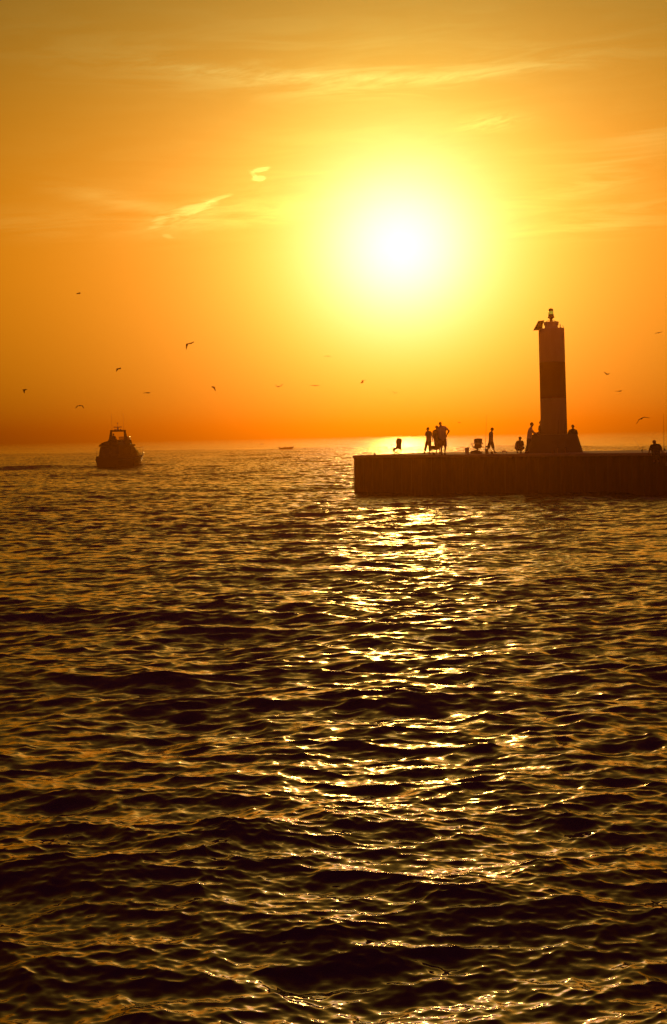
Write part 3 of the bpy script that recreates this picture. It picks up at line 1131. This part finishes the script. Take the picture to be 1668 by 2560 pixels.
# bag under it
bo = deckpt(1191, 1134.2)
bm = bmesh.new()
yb = bo.y
hull(bm, [(at(1178.6, 1130.4, yb), .05), (at(1182, 1129, yb), .06), (at(1197, 1129, yb), .075), (at(1203, 1131.6, yb), .055), (at(1204, 1132.6, yb + .2), .03),
          (at(1179, 1131.8, yb + .2), .04), (Vector((at(1178, 1133, yb).x, yb - .1, DECK + .03)), .03), (Vector((at(1205, 1133, yb).x, yb - .1, DECK + .03)), .03),
          (Vector((at(1205, 1133, yb).x, yb + .2, DECK + .03)), .03), (Vector((at(1178, 1133, yb).x, yb + .2, DECK + .03)), .03)])
bg = obj('duffel_bag', bm, bagm, None, bo, True)
bg.location = bo
tag(bg, 'low dark duffel bag lying under the square-backed camp chair', 'bag')
bm = bmesh.new()
pts = [at(1184 + k, 1128.4 - 3.2 * math.sin(math.pi * k / 12), yb - .02) for k in range(0, 13, 2)]
tube(bm, pts, .012, 6)
obj('handle', bm, bagm, bg, bo, True)

# camp stool among the trio
so_ = deckpt(1086, 1134.6)
stl = thing('camp_stool', 'low folding camp stool with a deep fabric seat in front of the standing trio', 'stool', so_)
ys = so_.y
bm = bmesh.new()
bw = at(1076, 1116, ys).x, at(1098, 1116, ys).x
zt, zl = at(1086, 1113.8, ys).z, at(1086, 1124.5, ys).z
top = [(bw[0], ys - .18, zt), (bw[1], ys - .18, zt), (bw[1], ys + .18, zt), (bw[0], ys + .18, zt)]
bot = [(bw[0] + .04, ys - .14, zl), (bw[1] - .04, ys - .14, zl), (bw[1] - .04, ys + .14, zl), (bw[0] + .04, ys + .14, zl)]
prism(bm, bot, top)
bmesh.ops.bevel(bm, geom=list(bm.edges), offset=.02, segments=2, affect='EDGES')
obj('seat', bm, fabric, stl, so_)
for yo in (-.12, .12):
    for a_, b_ in ((1079, 1081), (1094, 1088)):
        bm = bmesh.new()
        p0 = at(a_, 1124, ys + yo)
        p1 = at(b_, 1134, ys + yo)
        p1.z = DECK
        tube(bm, [p0, p1], .013)
        obj('leg', bm, tubem, stl, so_)


def bucket(px0, px1, py0, py1, label, material, rim=True, taper=.84):
    o0 = deckpt((px0 + px1) / 2, py1)
    r = (px1 - px0) / 2 / F * o0.y
    h = (py1 - py0) / F * o0.y
    t = thing('bucket', label, 'bucket', o0, 'buckets on the pier')
    bm = bmesh.new()
    prof = [(0, r * taper), (h * .9, r * .97), (h * .905, r * 1.05), (h * .95, r * 1.05), (h, r * 1.02), (h, r * .94), (h * .1, r * .8)]
    if not rim:
        prof = [(0, r * taper), (h, r), (h, r * .95), (h * .1, r * .8)]
    lathe(bm, o0, Vector((0, 0, 1)), prof, 28)
    obj('pail', bm, material, t, o0)
    bm = bmesh.new()
    pts = [o0 + Vector((r * math.cos(a), -.3 * r * math.sin(a), h * .88 - r * .55 * math.sin(a))) for a in (math.pi * k / 10 for k in range(11))]
    pts = [p + Vector((0, -r * .85 * math.sin(math.pi * k / 10), 0)) for k, p in enumerate(pts)]
    tube(bm, pts, .006, 6)
    obj('handle', bm, tubem, t, o0)
    return o0, h


bucket(1162.4, 1173.2, 1119, 1134.2, 'plain straight-sided bucket on the deck left of the square-backed camp chair', mat('white_plastic', (.6, .58, .52), .5), False)
b2o, b2h = bucket(1212.4, 1221.6, 1122.4, 1134.4, 'rimmed bucket with a fishing rod standing in it by the walking youth', mat('dark_plastic', (.08, .08, .1), .5), True)


def rod(p0, p1, label, reel=None, r0=.012, butt=.22, grp='fishing rods'):
    t = thing('fishing_rod', label, 'fishing rod', p0, grp)
    ax = p1 - p0
    L = ax.length
    bm = bmesh.new()
    pts = [p0 + ax * (k / 8) + Vector((.02, 0, 0)) * L * .3 * (k / 8) ** 3 * .0 for k in range(9)]
    tube(bm, pts, r0, 6, r0 * .3)
    obj('blank', bm, tubem, t, p0)
    bm = bmesh.new()
    tube(bm, [p0 - ax.normalized() * .02, p0 + ax.normalized() * butt], r0 * 1.6, 8)
    obj('grip', bm, mat('cork', (.25, .16, .09), .8), t, p0)
    bm = bmesh.new()
    rp = p0 + ax.normalized() * (butt + .06) + Vector((.045, -.02, 0)) if reel is None else reel
    lathe(bm, rp - Vector((0, .03, 0)), Vector((0, 1, 0)), [(0, .02), (0, .04), (.02, .045), (.05, .045), (.07, .03)], 14)
    tube(bm, [rp, p0 + ax.normalized() * (butt + .06)], .01, 6)
    obj('reel', bm, tubem, t, p0)
    return t


y_ = b2o.y
rod(Vector((at(1213.6, 1131, y_).x, y_, DECK + .05)), at(1216.6, 1036, y_ + .1), 'tall thin fishing rod standing upright in the rimmed bucket', r0=.011, butt=.3)
yr = deck_d(1660, 1133.8) + .1
rod(Vector((at(1660, 1133, yr).x, yr, DECK)), at(1659.4, 1034, yr + .1), 'upright fishing rod with a reel beside the seated man at far right', reel=at(1662.2, 1124.8, yr), r0=.013, butt=.22)
yr = deck_d(1606, 1132)
rod(Vector((at(1607.5, 1133, yr).x, yr, DECK)), at(1583.5, 1093.5, yr + .5), 'short fishing rod slanting left out over the deck edge', r0=.009, butt=.12)
for a_, b_, lb in (((1394.4, 1130), (1395.9, 1050), 'fishing rod leaning on the tower front, nearer the middle of the shaft'),
                   ((1413.6, 1130), (1412.0, 1048), 'fishing rod leaning on the tower front, along the right edge of the shaft')):
    yd = TD - 1.75
    p0 = Vector((at(a_[0], a_[1], yd).x, yd, DECK))
    rod(p0, at(b_[0], b_[1], TD - .70), lb, r0=.016, butt=.3)

# mooring post at the right edge on the lower landing
mo_ = pp(s_end + .75, .45, 1.63)
bm = bmesh.new()
lathe(bm, mo_, Vector((0, 0, 1)), [(0, .16), (.03, .16), (.04, .1), (.2, .1), (.24, .15), (.3, .15), (.33, .1)], 16)
mp = obj('bollard', bm, steel, None, mo_)
mp.location = mo_
tag(mp, 'short dark mooring bollard on the lower landing past the seated man', 'bollard')


# ------------------------------------------------------------------ gulls
gullm = mat('gull_plumage', (0.10, 0.09, 0.085), 0.8)


def gull(px, py, dist, lt, lm, rm, rt, label, head=(1, 0), span=0.6):
    """wing points are image offsets from the body; depth fills each wing out to its real length"""
    k = dist / F
    c = at(px, py, dist)

    def off(o, dpt):
        p = at(px + o[0], py + o[1], dist)
        return p + Vector((0, dpt, 0))

    def wing(mp, tp, sg):
        pr = math.hypot(*tp) * k
        need = math.sqrt(max(0, span ** 2 - pr ** 2))
        return off(mp, need * .5 * sg), off(tp, need * sg)
    bm = bmesh.new()
    hv = Vector((head[0], head[1] if len(head) > 1 else 0, 0)).normalized()
    caps(bm, [c - hv * .24, c - hv * .1, c + hv * .08, c + hv * .18, c + hv * .23, c + hv * .29], [.022, .055, .07, .045, .042, .012])
    hull(bm, [(c - hv * .22, .02), (c - hv * .34 + hv.cross(Vector((0, 0, 1))) * .05, .014), (c - hv * .34 - hv.cross(Vector((0, 0, 1))) * .05, .014)])
    for (mp, tp, sg) in ((lm, lt, 1), (rm, rt, -1)):
        M_, T_ = wing(mp, tp, sg)
        b0 = c + Vector((0, 0, .03))
        hull(bm, [(b0 + hv * .11, .042), (b0 - hv * .12, .025), (M_ + hv * .10, .036), (M_ - hv * .11, .022)])
        hull(bm, [(M_ + hv * .10, .036), (M_ - hv * .11, .022), (T_ - hv * .06, .018), (M_.lerp(T_, .6) - hv * .11, .018)])
    o = fused('gull', bm, gullm, .016, c, None, 1)
    tag(o, label, 'gull', 'gulls in flight')


gull(474, 859, 165, (-7, 15), (-6, 1), (7, -2.5), (13, -5), 'dark gull highest in the left sky, one wing hanging straight down', (1, .3))
gull(297, 922, 165, (-6, 7), (-3, -1), (3, -1), (8, -2.5), 'dark gull banking, small bent shape between the arched gull and the top gull', (1, .3))
gull(62.5, 974, 165, (-2, 9), (-3, 1), (3, 0), (8, 0), 'dark gull at the far left edge of the sky, wings folded to a hook', (1, .4))
gull(200, 1014, 165, (-11, 7.5), (-6, .5), (6, .5), (11, 7.5), 'gull with both wings arched down directly above left of the cruiser', (.25, 1))
gull(369, 982, 170, (-10, .5), (-5, 0), (5, 0), (9, .3), 'gull gliding flat, edge-on, just upper right of the cruiser', (1, .3))
gull(534, 968, 175, (-6, -2), (-3, -2), (2, 2), (4.5, 10), 'gull left of the small far boat with its wing tip pointing down', (-.8, .5))
gull(697, 967, 200, (-8, -6), (-4, 0), (5, -2), (11, -7.5), 'gull holding its wings up in a V above the small far boat', (.3, -1))
gull(788, 964.5, 215, (-12, -1.5), (-6, -1), (6, -1), (11, -1), 'gull gliding level, first right of the V-winged gull', (.3, 1))
gull(905, 957, 225, (3, -4), (2, -2), (2, -6), (9, -7), 'pale gull in the sun haze, one wing raised, directly above the left pier end', (-1, .2))
gull(988, 983, 330, (-8, -6), (-3, -2), (3, -1), (6, -4), 'faint small gull in the glow above the rounded camp chair', (.3, 1), .65)
gull(820, 890.5, 300, (-10, 1.5), (-4, -1), (4, -.5), (9, 3), 'faintest gull, thin arch dissolving in the glow under the sun', (.3, 1), .7)
gull(197, 733.5, 170, (-6, 1), (-3, 0), (3, -1), (6, -1.5), 'tiny lone gull, highest of all, far over the cruiser', (.8, 1), .5)
gull(1646.5, 832, 190, (-7, 2.5), (-4, 0), (4, -1), (8, -2.5), 'gull gliding near the right frame edge level with the tower top', (.3, 1))
gull(1518.5, 936, 200, (-7, -7), (-3, -2.5), (2, -1), (5, -3), 'gull right of the tower band with one wing swept up left', (.5, -1))
gull(1549, 978, 200, (-8, 0), (-4, 0), (2, -1), (4, -2), 'small level gull between the tower and the large gull on the right', (1, .4))
gull(1604, 1047, 125, (-13, 13), (-6, 2), (6, -4), (20, -2.5), 'largest gull, long wings drooping, above the seated man at right', (-.3, -1), .62)
gull(1149, 1056.5, 300, (-2.5, -1), (-1, -.5), (1, 0), (3, .5), 'speck of a gull low over the horizon right of the tall man', (1, .5), .5)
gull(655, 1110.5, 320, (-4, -1), (-2, 0), (2, 0), (3.5, -1), 'speck of a gull skimming the hazy horizon left of the small boat', (1, .5), .5)


# ------------------------------------------------------------------ motor cruiser
gel = mat('grey_gelcoat', (0.05, 0.04, 0.033), 0.25, 0, 0.08)
glassm = mat('tinted_glass', (0.02, 0.02, 0.022), 0.06, 0, 0.1, spec=0.8)
chrome = mat('polished_rail', (0.7, 0.7, 0.7), 0.18, 1.0, 0.1)
antif = mat('antifoul_paint', (0.05, 0.02, 0.02), 0.7)
YAW = R(20)
s0_ = onz(238.7, 1170, 0)
BD = s0_.y
bo_ = Vector((s0_.x + 1.53 * math.cos(YAW), BD - .2, 0))
boat = thing('motor_cruiser', 'flybridge motor cruiser heading away with radar arch and twin whip aerials', 'motorboat', bo_, None, -YAW)
boat.scale = (0.9, 1.0, 1.08)


perspex = mat('smoked_perspex', (.5, .42, .3), .08)
perspex.node_tree.nodes['Principled BSDF'].inputs['Transmission Weight'].default_value = 0.85
perspex.node_tree.nodes['Principled BSDF'].inputs['IOR'].default_value = 1.08


def loft(bm, sections, capstart=True, capend=True, closed=True):
    rings = [[bm.verts.new(p) for p in s] for s in sections]
    n = len(rings[0])
    for a, b in zip(rings, rings[1:]):
        for k in range(n if closed else n - 1):
            bm.faces.new((a[k], a[(k + 1) % n], b[(k + 1) % n], b[k]))
    if capstart:
        bm.faces.new(rings[0][::-1])
    if capend:
        bm.faces.new(rings[-1])


def hull_mesh(L, B, zs, zb, keel, rake, n=22, plan=2.3):
    bm = bmesh.new()
    secs = []
    for i in range(n):
        t = i / (n - 1)
        b = B * (1 - max(0, (t - .42) / .58) ** plan) + .02
        z1 = zs + (zb - zs) * t ** 1.6
        zk = keel * (1 - max(0, (t - .6) / .4) ** 2 * 1.25)
        zc = .12 + .5 * t ** 2.2
        y = L * t
        ysh = y + rake * t ** 3
        ych = y + rake * .35 * t ** 3
        secs.append([(-b, ysh, z1), (-b * .99, ysh - .01, z1 - .12), (-b * .86, ych, zc), (0, y, zk), (b * .86, ych, zc), (b * .99, ysh - .01, z1 - .12), (b, ysh, z1),
                     (b * .9, ysh - .02, z1 + .03), (0, ysh - .02, z1 + .05), (-b * .9, ysh - .02, z1 + .03)])
    loft(bm, secs)
    return bm


obj('hull', hull_mesh(8.6, 1.7, 1.0, 1.55, -.45, .9), gel, boat)
bm = bmesh.new()
box(bm, -1.5, 1.5, -.75, .02, .14, .24)
bmesh.ops.bevel(bm, geom=list(bm.edges), offset=.03, segments=2, affect='EDGES')
obj('swim_platform', bm, gel, boat)
bm = bmesh.new()
for sg in (1, -1):                       # rubbing strake along the sheer
    pts = []
    for i in range(20):
        t = i / 19
        b = 1.7 * (1 - max(0, (t - .42) / .58) ** 2.3) + .03
        pts.append((sg * b, 8.6 * t + .9 * t ** 3, 1.0 + .55 * t ** 1.6 - .16))
    tube(bm, pts, .045, 6)
obj('rubbing_strake', bm, darkm, boat)
# saloon
bm = bmesh.new()
loft(bm, [[(-1.60, .45, 1.0), (1.60, .45, 1.0), (1.44, .75, 2.34), (-1.44, .75, 2.34)],
          [(-1.50, 3.6, 1.06), (1.50, 3.6, 1.06), (1.40, 3.4, 2.40), (-1.40, 3.4, 2.40)],
          [(-1.36, 5.6, 1.2), (1.36, 5.6, 1.2), (1.22, 4.9, 2.38), (-1.22, 4.9, 2.38)],
          [(-1.0, 7.0, 1.32), (1.0, 7.0, 1.32), (.95, 5.4, 2.30), (-.95, 5.4, 2.30)]])
bmesh.ops.bevel(bm, geom=list(bm.edges), offset=.04, segments=2, affect='EDGES')
obj('cabin', bm, gel, boat)
bm = bmesh.new()
box(bm, -1.66, -1.40, -.02, 1.05, .96, 1.28)
box(bm, 1.40, 1.66, -.02, 1.05, .96, 1.28)
box(bm, -1.40, 1.40, -.02, .2, .96, 1.22)
bmesh.ops.bevel(bm, geom=list(bm.edges), offset=.04, segments=2, affect='EDGES')
obj('cockpit_coaming', bm, gel, boat)


def quadpane(name, pts, off, material=glassm, th=.02):
    bm = bmesh.new()
    pts = [Vector(p) for p in pts]
    n = (pts[1] - pts[0]).cross(pts[-1] - pts[0]).normalized()
    if n.dot(Vector(off)) < 0:
        n = -n
    prism(bm, [p + n * .012 for p in pts], [p + n * (.012 + th) for p in pts])
    return obj(name, bm, material, boat)


for sg in (1, -1):
    quadpane('side_window', [(sg * 1.50, 1.5, 1.55), (sg * 1.485, 3.2, 1.58), (sg * 1.43, 3.15, 2.2), (sg * 1.465, 1.5, 2.14)], (sg, 0, 0))
    quadpane('side_window', [(sg * 1.46, 3.75, 1.58), (sg * 1.36, 5.0, 1.64), (sg * 1.27, 4.72, 2.22), (sg * 1.395, 3.7, 2.22)], (sg, 0, 0))
    quadpane('windscreen_pane', [(sg * 1.19, 5.95, 1.52), (sg * 1.0, 6.6, 1.54), (sg * .98, 5.6, 2.20), (sg * 1.12, 5.15, 2.22)], (sg, .5, .2))
quadpane('saloon_door', [(-.9, .48, 1.12), (.2, .48, 1.12), (.2, .70, 2.1), (-.9, .70, 2.1)], (0, -1, 0))
quadpane('aft_window', [(.35, .56, 1.5), (1.25, .56, 1.5), (1.2, .69, 2.08), (.35, .69, 2.08)], (0, -1, 0))
# flybridge
bm = bmesh.new()
loft(bm, [[(-1.52, .55, 2.36), (1.52, .55, 2.36), (1.48, .55, 2.52), (-1.48, .55, 2.52)],
          [(-1.52, 3.0, 2.42), (1.52, 3.0, 2.42), (1.48, 3.0, 2.56), (-1.48, 3.0, 2.56)],
          [(-1.42, 5.0, 2.42), (1.42, 5.0, 2.42), (1.38, 4.9, 2.56), (-1.38, 4.9, 2.56)],
          [(-.9, 5.9, 2.36), (.9, 5.9, 2.36), (.88, 5.75, 2.48), (-.88, 5.75, 2.48)]])
obj('flybridge_floor', bm, gel, boat)
bm = bmesh.new()
ring = [(-1.46, .5), (-1.48, 2.2), (-1.38, 3.8), (-1.0, 4.9), (-.4, 5.4), (.4, 5.4), (1.0, 4.9), (1.38, 3.8), (1.48, 2.2), (1.46, .5)]
secs = []
for i, (x, y) in enumerate(ring):
    zt = (2.78, 3.02, 3.06, 3.1, 3.1, 3.1, 3.1, 3.06, 3.02, 2.78)[i]
    c = Vector((x, y, 0))
    inw = (Vector((0, 2.4, 0)) - c).normalized()
    tip = c + inw * (.42 if i in (0, 1, 2, 7, 8, 9) else .2)
    secs.append([(x, y, 2.5), (tip.x, tip.y, zt), (tip.x + inw.x * .08, tip.y + inw.y * .08, zt), (x + inw.x * .3, y + inw.y * .3, 2.5)])
loft(bm, secs)
obj('flybridge_coaming', bm, gel, boat)
bm = bmesh.new()
box(bm, -1.2, .1, 3.3, 3.9, 2.56, 3.1)
box(bm, -.5, 1.15, 3.7, 4.4, 2.56, 3.08)
box(bm, -.9, -.35, 2.1, 2.6, 2.56, 3.02)
box(bm, .25, 1.0, 1.0, 2.4, 2.56, 3.0)
bmesh.ops.bevel(bm, geom=list(bm.edges), offset=.05, segments=2, affect='EDGES')
obj('helm_console', bm, gel, boat)
for x0, x1, y0_, y1_ in ((-.95, .0, 4.75, 5.1), (.04, .72, 5.1, 5.02), (.76, 1.2, 4.98, 4.1)):
    quadpane('venturi_screen', [(x0, y0_, 3.02), (x1, y1_, 3.02), (x1 * .94, y1_ - .25, 3.42), (x0 * .94, y0_ - .25, 3.42)], (0, 1, 0), perspex, .015)
bm = bmesh.new()
tube(bm, [(-.7, 4.45, 3.43), (-.4, 4.75, 3.43), (.2, 4.9, 3.43), (.8, 4.7, 3.43), (1.16, 3.9, 3.43), (1.2, 3.2, 3.40), (1.22, 3.1, 3.0)], .02, 6)
tube(bm, [(.4, 4.85, 3.43), (.42, 4.95, 3.0)], .018, 6)
tube(bm, [(.98, 4.35, 3.43), (1.0, 4.4, 3.0)], .018, 6)
obj('screen_rail', bm, chrome, boat)
# radar arch
bm = bmesh.new()
for sg in (1, -1):
    loft(bm, [[(sg * 1.42, 2.0, 2.50), (sg * 1.42, 3.4, 2.50), (sg * 1.24, 3.4, 2.50), (sg * 1.24, 2.0, 2.50)],
              [(sg * 1.24, 2.6, 3.2), (sg * 1.24, 3.3, 3.2), (sg * 1.09, 3.3, 3.2), (sg * 1.09, 2.6, 3.2)],
              [(sg * 1.10, 2.75, 4.02), (sg * 1.10, 3.15, 4.02), (sg * .97, 3.15, 4.02), (sg * .97, 2.75, 4.02)]])
box(bm, -1.10, 1.10, 2.7, 3.2, 4.0, 4.20)
bmesh.ops.bevel(bm, geom=list(bm.edges), offset=.03, segments=2, affect='EDGES')
obj('radar_arch', bm, gel, boat)
bm = bmesh.new()
lathe(bm, Vector((-.02, 2.95, 4.20)), Vector((0, 0, 1)), [(0, .16), (.1, .15), (.14, .1), (.30, .09), (.32, .07)], 14)
box(bm, -.62, .58, 2.88, 3.0, 4.48, 4.57)
obj('radar_scanner', bm, white, boat)
bm = bmesh.new()
tube(bm, [(-.05, 3.0, 4.5), (-.05, 3.0, 4.9)], .02, 6)
lathe(bm, Vector((-.05, 3.0, 4.88)), Vector((0, 0, 1)), [(0, .03), (.02, .06), (.12, .06), (.14, .03)], 10)
obj('anchor_light', bm, white, boat)
for xx in (-.42, .42):
    bm = bmesh.new()
    lathe(bm, Vector((xx, 2.95, 4.19)), Vector((0, 0, 1)), [(0, .09), (.06, .12), (.1, .10), (.13, .03)], 12)
    obj('dome', bm, white, boat)
for xx in (-.90, .88):
    bm = bmesh.new()
    tube(bm, [(xx, 2.95, 4.1), (xx + .02, 2.9, 5.2), (xx + .03, 2.85, 6.1)], .014, 6, .007)
    obj('aerial', bm, white, boat)
# bow pulpit
bm = bmesh.new()
for sg in (1, -1):
    pts = []
    for i in range(12):
        t = .58 + .42 * i / 11
        b = 1.7 * (1 - max(0, (t - .42) / .58) ** 2.3)
        zz = 1.0 + .55 * t ** 1.6
        pts.append(Vector((sg * max(b - .06, 0.02), 8.6 * t + .9 * t ** 3 + .05, zz + .62 + .1 * (t - .58))))
        if i % 3 == 0:
            tube(bm, [pts[-1] - Vector((0, 0, .64)), pts[-1]], .018, 6)
    tube(bm, pts, .022, 6)
obj('bow_rail', bm, chrome, boat)
bm = bmesh.new()
for z in (.55, .95):
    tube(bm, [(-1.55, .02, 1.25), (-1.6, .0, 1.25 + z), (-1.6, .9, 1.25 + z)], .018, 6)
obj('stern_rail', bm, chrome, boat)

# helmsman on the flybridge
MB_ = Matrix.Translation(bo_) @ Matrix.Rotation(-YAW, 4, 'Z')


def loc(x, y, z):
    return MB_ @ Vector((x * .9, y, z * 1.08))


hy = 2.4
HJ = dict(head=(-.36, hy + .02, 3.70), neck=(-.36, hy, 3.54), sL=(-.57, hy, 3.46), sR=(-.15, hy, 3.46), eL=(-.62, hy + .12, 3.22), hL=(-.55, hy + .4, 3.18),
          eR=(-.06, hy + .12, 3.22), hR=(-.15, hy + .4, 3.18), pL=(-.46, hy, 3.10), pR=(-.26, hy, 3.10), kL=(-.48, hy + .42, 3.12), kR=(-.24, hy + .42, 3.12),
          aL=(-.48, hy + .46, 2.72), aR=(-.24, hy + .46, 2.72), tL=(-.48, hy + .62, 2.62), tR=(-.24, hy + .62, 2.62))
person(0, HJ, (math.sin(YAW), math.cos(YAW), 0), 'helmsman seen from behind, sitting at the flybridge wheel of the cruiser', 'navy', 'khaki', 0, sleeve=.8,
       pant=1.4, group='people aboard', P=lambda a, b_, c: loc(a, b_, c))

# ------------------------------------------------------------------ small boat far out
fo = onz(717, 1125, 0)
sk = thing('open_boat', 'tiny open motorboat far out on the hazy water, side-on', 'boat', Vector((fo.x - 1.75, fo.y, 0)), None, R(-86))
obj('hull', hull_mesh(3.1, .8, .55, .80, -.25, .45, 14), mat('boat_grey', (.2, .18, .16), .5), sk)
bm = bmesh.new()
box(bm, -.3, .3, 1.2, 1.6, .5, .86)
prism(bm, [(-.3, 1.55, .86), (.3, 1.55, .86), (.3, 1.6, .86), (-.3, 1.6, .86)], [(-.26, 1.4, 1.04), (.26, 1.4, 1.04), (.26, 1.44, 1.04), (-.26, 1.44, 1.04)])
obj('console', bm, gel, sk)
bm = bmesh.new()
hull(bm, [((0, -.1, .75), (.14, .18, .12)), ((0, -.06, .62), (.12, .16, .1))])
tube(bm, [(0, -.14, .65), (0, -.16, -.2)], .05, 8)
obj('outboard_motor', bm, darkm, sk)
bm = bmesh.new()
tube(bm, [(0, .25, .5), (0, .25, 1.12)], .018, 6)
obj('light_pole', bm, darkm, sk)

# ------------------------------------------------------------------ render settings
scene.view_settings.view_transform = 'Standard'
scene.view_settings.look = 'None'
scene.view_settings.exposure = 0
scene.view_settings.gamma = 1
scene.render.engine = 'CYCLES'
c = scene.cycles
c.max_bounces = 5
c.diffuse_bounces = 2
c.glossy_bounces = 3
c.transmission_bounces = 2
c.transparent_max_bounces = 8
c.volume_bounces = 0
c.sample_clamp_direct = 20
c.sample_clamp_indirect = 4
c.caustics_reflective = False
c.caustics_refractive = False
c.use_denoising = True
c.use_adaptive_sampling = False
